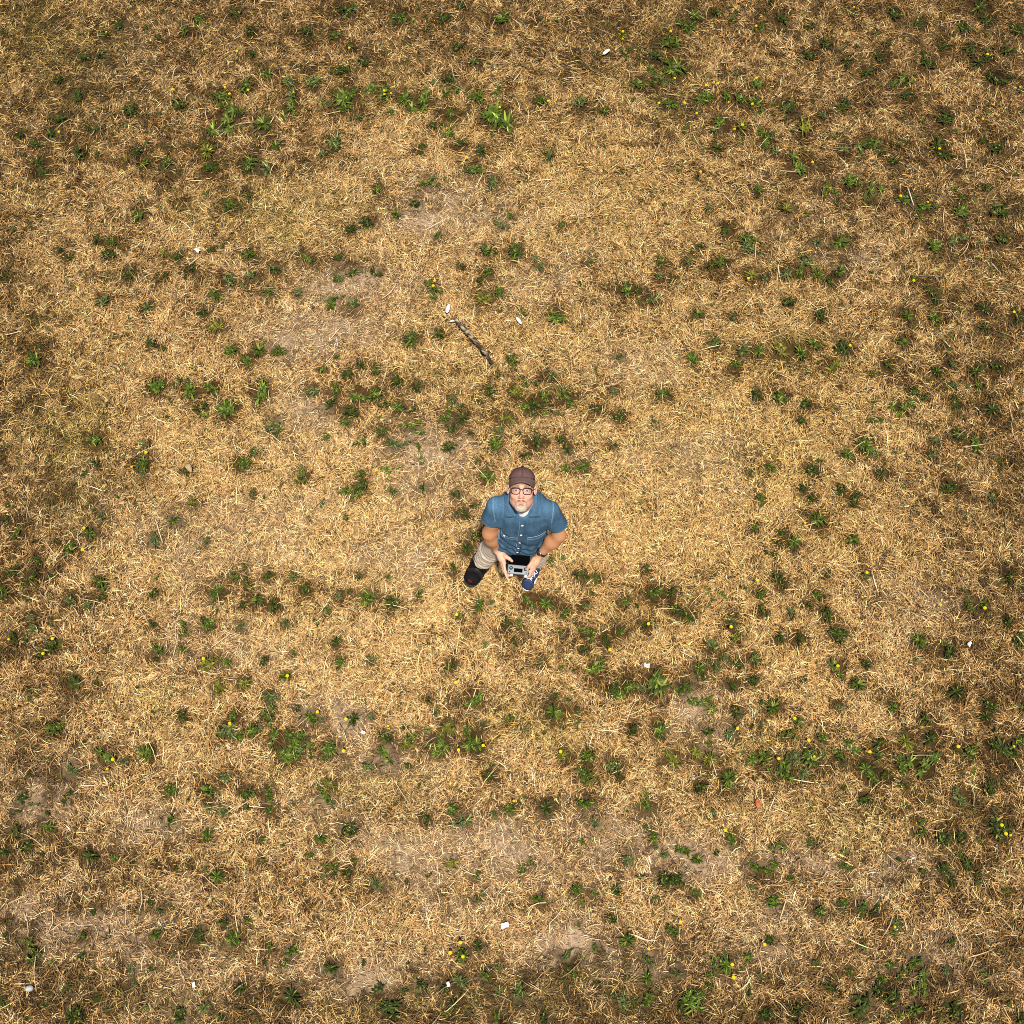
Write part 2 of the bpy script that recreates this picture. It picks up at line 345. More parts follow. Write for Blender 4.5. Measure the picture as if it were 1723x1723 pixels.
# ------------------------------------------------------------------ green weeds: where they grow (x, y, radius, kind per survey square)
SURVEY = {
(0,0): "995,95,35,g 605,125,40,d 525,170,30,d 930,155,40,g 1250,165,35,d 1175,65,40,d 1525,165,35,d 1670,185,55,g 1260,280,35,d 420,300,40,d 510,280,35,d 1335,375,35,g 1445,420,40,b 1560,425,45,b 1470,480,35,b 1450,545,50,g 1115,485,70,g 1235,440,45,g 1130,610,82,g 1320,620,72,g 380,485,50,d 655,555,45,d 900,530,45,d 300,590,40,d 255,670,45,d 95,675,45,d 180,725,30,d 465,645,60,d 205,815,50,d 205,870,40,d 400,775,40,d 690,770,40,d 1035,760,65,y 730,825,35,g 835,820,40,g 1055,850,50,d 1250,820,50,g 1340,850,45,b 1380,730,35,g 1670,725,45,b 1620,780,30,b 1155,1030,45,g 1240,985,30,d 695,1085,40,g 485,1200,30,d 555,1210,40,g 540,1270,35,d 305,1255,30,d 345,1290,30,d 820,1270,30,y 895,1285,30,d 1065,1250,25,d 1245,1280,40,g 1540,1290,40,g 1690,1300,30,d 960,1345,30,d 820,1385,30,d 1265,1385,35,b 1370,1350,45,d 1140,1400,40,b 1700,1385,40,b 650,1370,45,d 1345,1465,40,g 1080,1480,40,g 1500,1460,30,b 525,1510,35,b 735,1545,40,b 1085,1625,55,y 1660,1515,45,g 1020,1560,35,d 300,410,35,d 15,1385,30,d 1700,355,30,d",
(570,0): "310,90,45,g 525,95,35,d 815,100,50,g 600,30,30,d 40,60,50,d 60,240,30,g 130,315,35,d 595,240,40,d 40,355,30,d 675,315,35,b 555,390,45,d 35,480,80,g 30,545,45,g 230,475,50,g 330,500,62,g 415,510,65,g 555,575,65,g 690,490,48,g 790,585,98,G 100,595,30,b 475,635,30,d 1005,510,40,g 1215,515,40,b 1325,560,35,g 1650,210,70,g 1580,295,45,d 1680,345,85,g 1500,425,55,g 1575,415,35,d 1650,520,65,g 1415,185,35,y 710,760,40,d 610,725,35,d 680,850,60,g 770,905,45,b 450,915,45,g 195,950,35,g 145,1110,45,d 285,1075,35,g 60,1150,35,d 420,740,30,d 385,1020,35,d 500,1180,30,b 860,1085,25,g 805,1130,35,b 1115,1130,25,g 1050,780,40,b 740,1260,45,g 890,1265,58,g 745,1360,45,g 1005,1335,30,b 695,1410,30,d 470,1450,40,g 185,1370,40,d 70,1365,45,g 75,1535,45,b 720,1490,52,y 800,1470,35,g 920,1560,20,g 1085,1580,60,G 1435,1450,45,g 1495,1455,30,d 1570,1505,40,b 1605,1310,35,g 1600,1390,35,b 1670,1395,25,d 365,1700,50,g 500,1675,35,d 615,1335,25,d 1255,1310,25,b",
(1143,0): "455,10,30,d 45,130,50,g 75,80,45,g 410,140,35,g 510,105,55,d 175,65,35,d 650,140,35,d 735,225,40,d 1075,75,50,d 1205,130,45,d 1500,40,75,d 1410,135,40,d 1535,110,45,d 1680,150,45,d 1245,320,60,d 1325,245,40,d 1450,255,45,d 1490,320,40,d 1545,300,40,d 1640,265,35,d 1580,400,75,d 1000,285,45,d 830,310,35,d 935,370,45,d 1110,410,55,g 1140,485,45,d 650,285,40,d 125,490,70,g 235,485,40,g 300,495,45,g 375,515,50,g 395,430,40,g 535,540,60,d 820,530,40,d 710,580,30,b 1330,595,60,d 635,635,60,y 205,630,70,g 310,640,60,y 435,710,55,g 190,745,35,d 470,765,40,b 580,835,75,g 945,715,50,g 1005,755,35,d 835,745,30,b 905,765,30,b 1285,730,60,d 1330,770,45,d 1520,715,35,d 1580,745,40,d 1070,810,35,d 735,955,60,y 855,915,55,g 960,960,60,g 1130,1000,65,g 1220,1035,50,g 395,950,35,g 140,1050,30,b 535,1050,50,y 1405,1070,45,g 1600,1060,70,d 1405,990,35,g 1530,945,30,d 240,1160,45,d 340,1210,55,g 345,1250,40,b 100,1240,25,d 210,1310,40,g 155,1335,30,d 50,1310,30,b 690,1215,35,b 805,1215,55,g 630,1310,45,b 600,1360,45,g 540,1365,40,b 685,1375,35,g 800,1360,45,g 360,1375,45,y 425,1395,30,b 755,1420,40,g 1360,1210,40,b 1425,1200,35,b 1280,1240,45,g 1615,1200,45,d 1265,1470,60,d 1140,1580,45,g 1275,1590,50,g 1525,1545,45,d 1690,1580,50,d 1525,1645,35,d 1120,1695,40,g 90,1570,35,g 545,1510,35,d 705,1580,40,d 265,1580,30,b 180,1700,40,g 1170,1400,30,g",
(0,570): "170,110,55,g 760,25,35,d 1160,55,40,g 1300,60,45,g 1390,60,40,g 1235,110,55,g 780,240,60,G 950,265,50,g 1060,255,55,g 1005,350,40,d 1150,355,70,g 1295,265,70,G 1615,155,30,g 1565,255,45,b 1675,260,55,g 1660,330,45,d 1385,435,50,b 1715,420,30,d 480,510,50,g 480,625,30,d 725,535,30,b 705,635,50,g 940,655,35,d 1275,570,35,b 1210,630,50,g 1510,685,35,g 1255,770,25,b 1630,495,25,g 965,815,30,y 865,910,60,g 760,1005,45,b 1035,1015,30,b 510,895,35,b 450,975,55,g 350,1045,45,g 85,970,40,g 25,910,30,d 180,1110,35,d 160,1195,45,d 15,1260,45,g 65,1165,35,d 510,1220,45,g 515,1300,30,d 360,1310,40,b 440,1335,35,b 155,1395,30,b 165,1455,30,b 770,1280,35,d 1075,1270,50,g 1175,1195,45,g 1225,1140,30,g 1245,1235,30,g 1345,1195,35,d 1285,1310,45,g 1370,1340,40,d 1215,1335,30,d 1530,1250,45,d 1465,1195,30,b 1700,1290,30,b 1640,1360,25,g 1040,1430,45,g 920,1455,35,g 1205,1430,30,b 1430,1430,35,b 765,1430,25,d 795,1560,55,g 915,1555,35,g 265,1535,55,d 60,1495,40,d 205,1575,40,d 1035,1620,50,y 1120,1625,40,g 1320,1610,35,d 1680,1515,40,d 1700,1610,35,g 1470,1570,25,g 1430,1690,35,g",
(570,570): "105,130,35,d 185,165,40,g 45,185,40,d 290,225,40,d 100,285,50,g 180,285,60,g 385,250,35,d 565,305,30,b 295,345,40,g 50,375,50,d 370,365,25,d 35,425,35,g 210,465,35,g 370,440,55,g 530,400,40,g 620,400,45,d 565,450,30,d 345,520,25,b 270,535,45,b 660,470,25,d 805,460,25,b 790,535,55,g 980,520,50,d 935,585,35,d 555,545,35,d 695,610,30,b 755,265,35,d 885,270,40,y 1030,295,55,G 1140,300,45,g 970,340,50,d 840,395,40,y 1290,350,40,d 1400,390,40,d 1375,270,30,b 1625,275,45,g 1400,95,35,g 1060,185,40,b 865,110,35,g 1110,500,30,d 1135,550,35,d 745,695,50,g 1220,645,45,g 1140,655,30,g 1580,420,25,b 1370,540,30,d 110,680,30,g 120,735,40,d 65,765,45,g 275,765,25,g 590,780,30,d 425,745,30,d 685,990,40,d 615,870,35,d 640,1050,45,d 1060,1110,25,g 570,1150,30,d 680,835,25,d 145,1300,50,g 265,1325,45,d 405,1275,30,g 60,1270,20,d 100,1190,25,d 700,1340,40,g 595,1390,30,g 955,1310,45,g 1035,1330,60,g 1130,1370,35,g 840,1435,35,d 880,1515,30,d 1110,1470,25,b 1240,1470,45,g 1410,1465,45,g 1325,1510,45,d 1540,1440,40,d 1580,1270,60,g 1660,1275,40,d 1430,1320,40,g 1290,1200,30,g 1210,1190,45,d 1230,1330,35,b 1680,1350,40,d 1000,1610,25,b 1295,1640,50,G 1230,1555,30,d 560,1640,40,d 160,1610,30,b 1540,1150,30,d",
(1143,570): "180,20,45,b 75,105,40,g 280,130,40,g 310,60,40,b 395,65,45,g 520,55,72,y 605,75,55,g 670,30,45,g 815,55,50,d 765,130,55,y 1120,20,50,g 1045,135,40,g 1285,165,45,d 1355,130,30,b 1480,165,45,d 1580,145,40,d 635,175,25,d 385,285,40,d 505,295,60,g 630,325,40,d 1170,265,30,d 1220,300,30,d 1115,345,55,g 1380,320,45,d 1375,235,25,b 1495,240,30,g 1560,355,60,d 605,420,30,d 1390,480,45,d 1480,530,45,g 915,530,50,g 840,580,40,g 1265,585,30,b 1275,515,30,b 980,580,25,b 455,645,40,g 355,675,20,g 660,660,45,d 1015,680,40,d 615,745,35,d 810,755,35,d 655,795,35,d 875,805,40,d 1345,745,55,d 1570,795,35,b 405,805,30,g 695,905,70,g 375,950,30,g 570,1020,40,g 520,975,30,d 495,1025,25,d 865,1010,40,g 465,1075,20,d 490,1190,35,d 520,1230,30,d 740,1180,25,d 405,1275,35,g 420,1365,35,d 690,1290,35,g 645,1335,30,d 735,1380,45,d 270,1415,40,b 285,1490,45,y 150,1535,45,b 35,1385,45,d 505,1500,35,d 590,1505,45,d 800,1480,50,d 1195,1510,55,g 1345,1565,40,d 1445,1330,40,g 1520,1325,40,g 1430,1265,25,d 1655,1190,40,d 1640,1425,45,d 1695,1510,40,d 785,1640,50,g 930,1630,40,d 880,1700,40,d 365,1610,45,b 190,1635,35,b 100,1650,55,g 235,1585,35,b 300,1635,25,d 365,1700,35,d 555,1370,35,b 933,1190,22,b",
(0,1143): "360,25,50,d 150,50,30,d 280,250,50,g 525,395,60,g 740,370,55,g 365,460,60,b 630,410,30,b 1100,40,40,y 1225,20,40,y 1165,185,40,g 1130,255,60,b 905,175,25,d 925,200,25,d 1265,260,55,g 1345,190,40,g 1380,290,60,g 1445,385,80,G 1490,310,75,g 1560,200,50,g 1645,340,60,g 1345,90,40,b 1490,150,25,d 845,560,40,g 1045,560,60,g 1130,505,35,b 1240,570,40,g 1345,580,40,g 1345,655,40,g 1050,635,25,b 1110,665,30,b 1615,590,45,g 1640,525,40,y 335,585,40,d 115,595,40,d 165,620,25,g 855,705,40,g 1035,780,40,g 230,675,25,d 245,740,35,g 65,765,50,d 140,830,45,d 15,865,40,d 455,885,45,d 575,895,25,g 1305,810,20,g 1550,880,25,g 1605,800,40,g 1085,985,45,g 1030,945,20,g 1305,920,20,g 1650,935,35,g 80,665,25,d 475,1160,25,d 1120,1215,30,d 1010,1280,60,d 1170,1300,60,g 780,1280,35,g 165,1355,45,g 420,1285,15,g 1350,1335,35,g 1460,1355,45,g 1425,1435,30,b 1655,1445,50,d 1200,1530,40,d 495,1605,30,d 380,1685,55,d 905,1675,45,d 1020,1640,35,b 1105,1695,25,d 1460,1585,75,d 10,1610,25,d 800,1160,20,d",
(570,1143): "675,95,60,G 1075,165,80,g 445,105,30,d 75,200,55,d 160,195,25,b 1195,155,25,g 855,195,25,g 1370,60,40,d 1460,40,60,g 1590,20,90,g 1700,25,40,g 235,290,45,d 240,370,50,g 340,325,40,y 505,330,75,G 545,250,45,y 670,330,75,g 155,425,35,b 755,475,45,d 1130,385,40,y 1245,385,60,g 1240,475,50,g 1370,425,45,b 1395,490,25,d 1605,255,60,g 1465,245,40,d 1665,400,65,y 1230,620,45,g 1035,645,50,d 855,650,40,g 775,680,25,b 570,655,40,g 615,720,45,b 1540,640,50,g 435,690,30,d 55,750,50,d 1285,715,35,b 1570,785,30,g 1450,890,40,b 1695,855,40,g 1635,880,25,b 1585,840,25,b 560,920,35,y 190,1030,50,b 690,980,30,g 690,1095,25,b 965,915,20,g 920,960,20,g 860,1130,20,d 40,970,30,d 335,1010,20,d 1000,1100,40,g 1180,1055,40,g 1270,1075,30,b 1215,1115,25,y 1635,995,45,d 1700,1010,40,d 1390,1050,30,d 1580,1090,25,b 1365,1195,35,d 1440,1305,55,g 1670,1260,45,g 1200,1230,20,b 610,1370,55,g 695,1330,35,d 735,1485,55,g 605,1505,50,b 415,1530,40,d 530,1550,35,d 905,1575,60,b 790,1690,40,g 265,1640,70,d 1280,1340,30,g 1145,1390,40,b 1150,1445,25,g 1175,1475,30,g 1555,1400,45,b 1540,1490,45,g 1690,1470,40,b 1540,1605,60,g 1420,1620,40,b 1700,1630,40,d 575,1620,40,d 200,1540,40,d 1035,1700,45,d",
(1143,1143): "25,40,50,d 120,120,50,g 275,35,40,d 465,140,50,g 285,165,40,d 890,25,50,g 1380,65,60,d 1065,145,40,g 795,135,35,b 1550,130,55,d 1525,185,45,d 1230,200,40,d 140,265,40,d 260,270,55,b 590,210,35,g 545,280,40,g 405,225,25,b 85,365,60,y 150,400,50,y 420,390,55,g 525,440,75,g 650,390,70,g 800,390,40,d 715,290,35,g 985,345,50,d 1130,315,50,y 1250,300,50,d 930,450,55,g 965,500,45,g 1030,485,35,d 1110,420,50,g 1220,420,80,g 1450,360,60,g 1640,350,80,d 1700,310,40,g 1570,330,40,d 245,500,60,g 110,540,45,d 1120,525,30,d 1415,590,45,b 925,600,35,d 1550,540,35,d 165,665,25,b 260,795,40,g 490,835,30,g 650,815,30,g 1205,770,40,g 1210,710,30,g 1315,785,55,d 1405,790,40,d 1590,755,75,d 815,860,20,b 825,935,35,g 1100,895,25,d 90,900,45,g 20,860,45,g 375,940,50,g 440,955,40,g 475,920,30,g 1220,970,30,d 1310,930,35,d 1340,980,50,d 1435,920,40,d 1495,975,25,d 10,1010,40,g 80,1070,35,g 465,1110,60,G 700,1160,40,g 820,1120,35,g 910,1140,40,g 980,1155,35,d 1085,1230,30,b 455,1315,35,d 925,1330,25,b 1360,1315,25,d 235,1430,65,g 345,1390,30,g 140,1475,25,g 180,1430,40,g 685,1410,25,b 850,1465,30,g 1050,1430,30,g 1100,1475,30,g 1185,1410,45,g 1150,1435,30,g 1205,1520,45,g 1010,1500,40,g 1520,1475,25,g 990,1560,45,d 750,1540,40,d 1065,1590,55,d 905,1625,85,d 65,1615,75,G 95,1565,35,g 590,1650,45,d 430,1690,60,d 1170,1655,50,g 1370,1660,55,d 1330,1455,30,b 1700,1690,35,d"}
BLOOMS = {
(0,0): "525,160 1185,250 1100,460 1235,450 1460,458 865,440 255,650 1145,470",
(570,0): "53,172 57,237 195,468 222,468 255,462 1050,497 772,520 1422,160 1415,190 1655,153 1605,543 640,787 617,810 475,1405 488,1457",
(1143,0): "140,425 180,405 195,417 390,418 28,515 243,508 363,512 122,580 312,622 282,648 670,803 82,832 1537,268 1700,430 1523,595 1283,712 1113,975 1250,1008 1173,1395 1712,1545 347,1383 870,35 390,125 5,410",
(0,570): "727,570 660,643 420,950 440,1017 262,1503 35,1503 213,1577 1055,1617 1435,1690",
(570,570): "180,662 595,1378 1340,1510 1550,1430",
(1143,570): "625,915 933,1165 390,1250 1533,1343 1312,1333 797,1640 833,62 260,1432 1720,460",
(0,1143): "1583,157 1100,230 570,400 532,443 1710,355",
(570,1143): "65,232 585,20 240,235 725,325 603,305 1115,358 875,615 605,1310 598,1338 553,1373 1557,1350",
(1143,1143): "287,242 563,238 653,300 683,387 503,393 993,341 1400,330 1680,332 228,760 1577,690 1628,770 1653,772 435,1327 288,1477 268,1485 1075,1232 8,1220"}
SQ = 580 / 1723.0
weeds = []
for (ox, oy), s in SURVEY.items():
    for e in s.split():
        a = e.split(','); u, v = ox + float(a[0]) * SQ, oy + float(a[1]) * SQ
        x, y = ground(u, v); sc = math.hypot(*(np.array(ground(u + 1, v)) - np.array((x, y))))
        weeds.append(dict(x=x, y=y, r=float(a[2]) * SQ * sc * (1.42 if float(a[2]) < 55 else 1.22), k=a[3], px=float(a[2]), bloom=[]))
# a plant marked from two neighbouring squares is one plant
uniq = []
for w in sorted(weeds, key=lambda w: -w['r']):
    if all(math.hypot(w['x'] - q['x'], w['y'] - q['y']) > .045 for q in uniq): uniq.append(w)
weeds = uniq

LEAF = {'g': (.056, .086, .011), 'G': (.070, .112, .014), 'd': (.034, .049, .008), 'b': (.078, .100, .030), 'y': (.115, .115, .016)}
def leaf_strip(V, F, C, az, length, width, rise, droop, lobes, z, rgb, r, twist):
    K = 7; base = len(V); p = np.array([0, 0, z]); e = rise
    side = np.array([-math.sin(az), math.cos(az), 0])
    up = np.array([0, 0, 1.0])
    for k in range(K):
        t = k / (K - 1)
        w = width * (math.sin(math.pi * min(1, .12 + .80 * t ** .8)) ** .8)
        if lobes: w *= 1 - .5 * (k % 2)
        if k == K - 1: w = width * .10
        fwd = np.array([math.cos(az) * math.cos(e), math.sin(az) * math.cos(e), math.sin(e)])
        nrm = np.cross(side, fwd); s = side * math.cos(twist) + nrm * math.sin(twist)
        keel = -nrm * w * .25 * -1
        V += [p - s * w * .5 + keel, p.copy(), p + s * w * .5 + keel]
        sh = 1.0 + .12 * t
        C += [rgb * sh, rgb * 1.28, rgb * sh]
        if k:
            a = base + 3 * (k - 1); b = base + 3 * k
            F += [(a, a + 1, b + 1, b), (a + 1, a + 2, b + 2, b + 1)]
        p = p + fwd * length / (K - 1); e += droop / (K - 1); az += r.normal(0, .07)
        side = np.array([-math.sin(az), math.cos(az), 0])
def weed_mesh(kind, seed):
    r = np.random.default_rng(seed); V, F, C = [], [], []
    style = seed % 4
    n = {0: 120, 1: 160, 2: 120, 3: 170}[style]
    crowns = [(0, 0)] if style == 0 else [(r.normal(0, .22), r.normal(0, .22)) for _ in range(3 + style)]
    skew = r.uniform(0, 6.28); ecc = r.uniform(.15, .55); gap, gapw = r.uniform(0, 6.28), r.uniform(.2, .9)
    for i in range(n):
        cx, cy = crowns[i % len(crowns)]
        az = i * 2.399 + r.normal(0, .6)
        if abs(((az - gap + math.pi) % (2 * math.pi)) - math.pi) < gapw and r.random() < .75: continue
        L = (r.uniform(.30, .88) if r.random() < .9 else r.uniform(.85, 1.1)) * (1 - ecc * abs(math.sin(az - skew))) * (1 if len(crowns) == 1 else .75)
        rise = r.uniform(.20, .65) if r.random() < .6 else r.uniform(.7, 1.25)
        base = np.array(LEAF[kind]) * math.exp(r.normal(-.1, .55))
        if r.random() < .06: base = np.array((.26, .24, .07)) * r.uniform(.7, 1.2)     # a yellowed leaf
        elif r.random() < .12: base = base * np.array((1.5, 1.35, 1.9))               # a paler, waxy leaf
        n0 = len(V)
        leaf_strip(V, F, C, az, L, r.uniform(.06, .13), rise, -r.uniform(.5, 1.3), style in (0, 1), .02, base, r, r.normal(0, .45))
        for q in range(n0, len(V)): V[q] = V[q] + np.array([cx, cy, 0])
    V = np.array(V); V[:, 2] = np.maximum(V[:, 2], .0)
    me = mesh("green_weed", V, F)
    set_col(me, np.array(C))
    return me
LEAF_MAT = mat("weed_leaf", attr="tone", rough=.65, spec=.15, trans=.2)
PROTO = {k: [weed_mesh(k, 100 * i + s) for s in range(12)] for i, k in enumerate('gGdby')}
for ms in PROTO.values():
    for me in ms: me.materials.append(LEAF_MAT)

def bloom_mesh(seed, h):
    """One dandelion bloom: a thin stalk, a green cup and layered yellow petals."""
    r = np.random.default_rng(seed); V, F, MI = [], [], []
    lean = np.array([r.normal(0, .18), r.normal(0, .18), 1.0]); N = 5
    pts = [np.array([0, 0, 0]), lean * h * .5 + np.array([.004, 0, 0]), lean * h]
    for k, p in enumerate(pts):
        for i in range(N):
            a = 2 * math.pi * i / N; V.append(p + .0016 * np.array([math.cos(a), math.sin(a), 0]))
    for k in range(2):
        for i in range(N):
            F.append((k * N + i, k * N + (i + 1) % N, (k + 1) * N + (i + 1) % N, (k + 1) * N + i)); MI.append(0)
    top = pts[-1]; R0 = r.uniform(.0085, .0130)
    for layer, (rr, zz, m) in enumerate([(1.0, .000, 16), (.8, .003, 14), (.5, .006, 10)]):
        for i in range(m):
            a = 2 * math.pi * (i + .5 * layer) / m; da = .8 * math.pi / m
            b = len(V)
            V += [top + np.array([0, 0, zz]), top + np.array([R0 * rr * .8 * math.cos(a - da), R0 * rr * .8 * math.sin(a - da), zz + .003]),
                  top + np.array([R0 * rr * math.cos(a), R0 * rr * math.sin(a), zz + .0035]), top + np.array([R0 * rr * .8 * math.cos(a + da), R0 * rr * .8 * math.sin(a + da), zz + .003])]
            F.append((b, b + 1, b + 2, b + 3)); MI.append(1)
    me = mesh("flower", V, F); me.polygons.foreach_set('material_index', MI)
    return me
STALK_MAT = mat("flower_stalk", (.16, .17, .06), rough=.6)
PETAL_MAT = mat("yellow_petals", (.82, .60, .004), rough=.6, spec=.2, trans=.15)
BLOOM = [bloom_mesh(s, h) for s, h in ((1, .06), (2, .085), (3, .11), (4, .07))]
for me in BLOOM: me.materials.append(STALK_MAT); me.materials.append(PETAL_MAT)

flowers = []
for (ox, oy), s in BLOOMS.items():
    for e in s.split():
        a = e.split(','); i = len(flowers) % 4; h = (.06, .085, .11, .07)[i]
        x, y = ground(ox + float(a[0]) * SQ, oy + float(a[1]) * SQ, h)
        flowers.append((x, y, i))
for (x, y, i) in flowers:
    w = min(weeds, key=lambda q: math.hypot(q['x'] - x, q['y'] - y) - .5 * q['r'])
    if math.hypot(w['x'] - x, w['y'] - y) > .30:
        w = dict(x=x + .02, y=y - .03, r=.045, k='d', px=25, bloom=[]); weeds.append(w)
    w['bloom'].append((x, y, i))

# the 300 that show largest (all the flowering ones among them) stand alone, the small rest is one mass
for w in weeds: w['rank'] = w['r'] + (1.0 if w['bloom'] else 0)
weeds.sort(key=lambda w: -w['rank'])
single, rest = weeds[:300], weeds[300:]
NUM = "no half one two three four five six seven eight nine ten eleven twelve thirteen fourteen fifteen sixteen seventeen eighteen".split()
MANX, MANY = 0.0, 2.30
def place_words(w):
    dx, dy = w['x'] - MANX, w['y'] - MANY
    def st(d): return max(1, int(round(d / .4)))
    a = f"{NUM[st(abs(dx)) + 1]} to {'booted' if dx < 0 else 'sneaker'} side" if abs(dx) > .2 else "in line with him"
    b = f"{NUM[st(abs(dy)) + 1]} {'behind' if dy > 0 else 'before'} him" if abs(dy) > .2 else "level with him"
    return f"{a}, {b}"
LOOK = {'g': "mid green", 'G': "bright green", 'd': "dark green", 'b': "grey-green", 'y': "yellow-green"}
def size_word(r): return "huge" if r > .125 else "large" if r > .098 else "medium" if r > .078 else "small"
for w in single:
    nb = len(w['bloom'])
    fl = "" if not nb else (" flowering" if nb == 1 else " two-flowered" if nb == 2 else " many-flowered")
    w['label'] = f"{size_word(w['r'])} {LOOK[w['k']]}{fl} weed, steps: {place_words(w)}".replace(", steps:", ",")
by = {}
for w in single: by.setdefault(w['label'], []).append(w)
for lab, ws in by.items():
    if len(ws) > 1:
        ws.sort(key=lambda w: -w['y'])
        words_ = ["upper", "lower"] if len(ws) == 2 else ["upper", "middle", "lower", "lowest", "bottom", "last"]
        for w, q in zip(ws, words_): w['label'] = q + " " + lab
def put_weed(w, i):
    r = np.random.default_rng(int(abs(w['x'] * 1000) + abs(w['y'] * 7919)) % 100000)
    me = PROTO[w['k']][int(r.integers(0, 12))]
    o = bpy.data.objects.new("green_weed", me)
    o.location = (w['x'], w['y'], float(ground_z(w['x'], w['y'])) + .016)
    s = w['r']; o.rotation_euler = (0, 0, r.uniform(0, 6.28)); o.scale = (s * r.uniform(.85, 1.15), s * r.uniform(.7, 1.05), min(s, .085) * r.uniform(.95, 1.35))
    return o
for i, w in enumerate(single):
    o = put_weed(w, i); COL.objects.link(o)
    tag(o, w['label'], "weed", "green weeds dotted over the dry grass")
    for (x, y, k) in w['bloom']:
        f = bpy.data.objects.new("flower", BLOOM[k]); COL.objects.link(f)
        f.parent = o; f.matrix_parent_inverse = world_of(o).inverted()
        f.location = (x, y, float(ground_z(x, y)) + .004)
        f.rotation_euler = (0, 0, (x * 37) % 6.28)
# the rest, and low green sprigs between them, as one mass
VV, FF, CC, nv = [], [], [], 0
def add_mass(w):
    global nv
    o = put_weed(w, 0); M = np.array(Matrix.LocRotScale(o.location, o.rotation_euler, o.scale)); me = o.data
    co = np.empty(len(me.vertices) * 3, np.float32); me.vertices.foreach_get('co', co); co = co.reshape(-1, 3)
    c = np.empty(len(me.vertices) * 4, np.float32); me.color_attributes["tone"].data.foreach_get('color', c)
    lv = np.empty(len(me.loops), np.int32); me.loops.foreach_get('vertex_index', lv)
    VV.append(co @ M[:3, :3].T + M[:3, 3]); CC.append(c.reshape(-1, 4)[:, :3]); FF.append(lv.reshape(-1, 4) + nv); nv += len(co)
    bpy.data.objects.remove(o)
for w in rest: add_mass(w)
GREEN = [(650,165,140,45,1),(1190,170,70,70,1),(1110,110,50,60,.9),(1240,215,60,35,1),(500,1255,60,40,1),(740,1250,90,32,1),(1380,1285,340,26,1),(1090,1150,80,28,.9),
 (1325,592,60,22,.8),(850,675,110,35,.6),(400,205,60,30,.8),(1490,325,90,30,.8),(340,670,60,30,.6),(1440,700,120,20,.5),(900,1020,150,35,.4),(1150,1000,120,35,.4),(640,740,80,60,.5)]
rs = np.random.default_rng(55); got = 0
while got < 1500:
    x, y = rs.uniform(-5.2, 5.2), rs.uniform(-1.8, 8.8)
    d, b, o_, g_ = field(np.array([x]), np.array([y]))
    gu, gv = photo_xy(np.array([x]), np.array([y])); gg = float(blobs(GREEN, gu, gv)[0])
    if gg > .25 and rs.random() < gg:
        for q in range(int(rs.integers(1, 4))):
            add_mass(dict(x=x + rs.normal(0, .05), y=y + rs.normal(0, .05), r=rs.uniform(.03, .075), k=('g', 'd', 'b', 'g', 'G')[int(rs.integers(0, 5))]))
        got += 1
    elif rs.random() < .22 + .8 * d[0] - .3 * b[0] - .2 * g_[0]:
        add_mass(dict(x=x, y=y, r=rs.uniform(.018, .05), k=('d', 'd', 'b', 'g', 'd')[int(rs.integers(0, 5))])); got += 1
me = quads_mesh("weed_undergrowth", np.concatenate(VV), np.concatenate(FF)); set_col(me, np.concatenate(CC))
tag(link("weed_undergrowth", me, LEAF_MAT), label="small green sprigs scattered thinly through the dry grass", cat="undergrowth", kind='stuff')

build_grass()
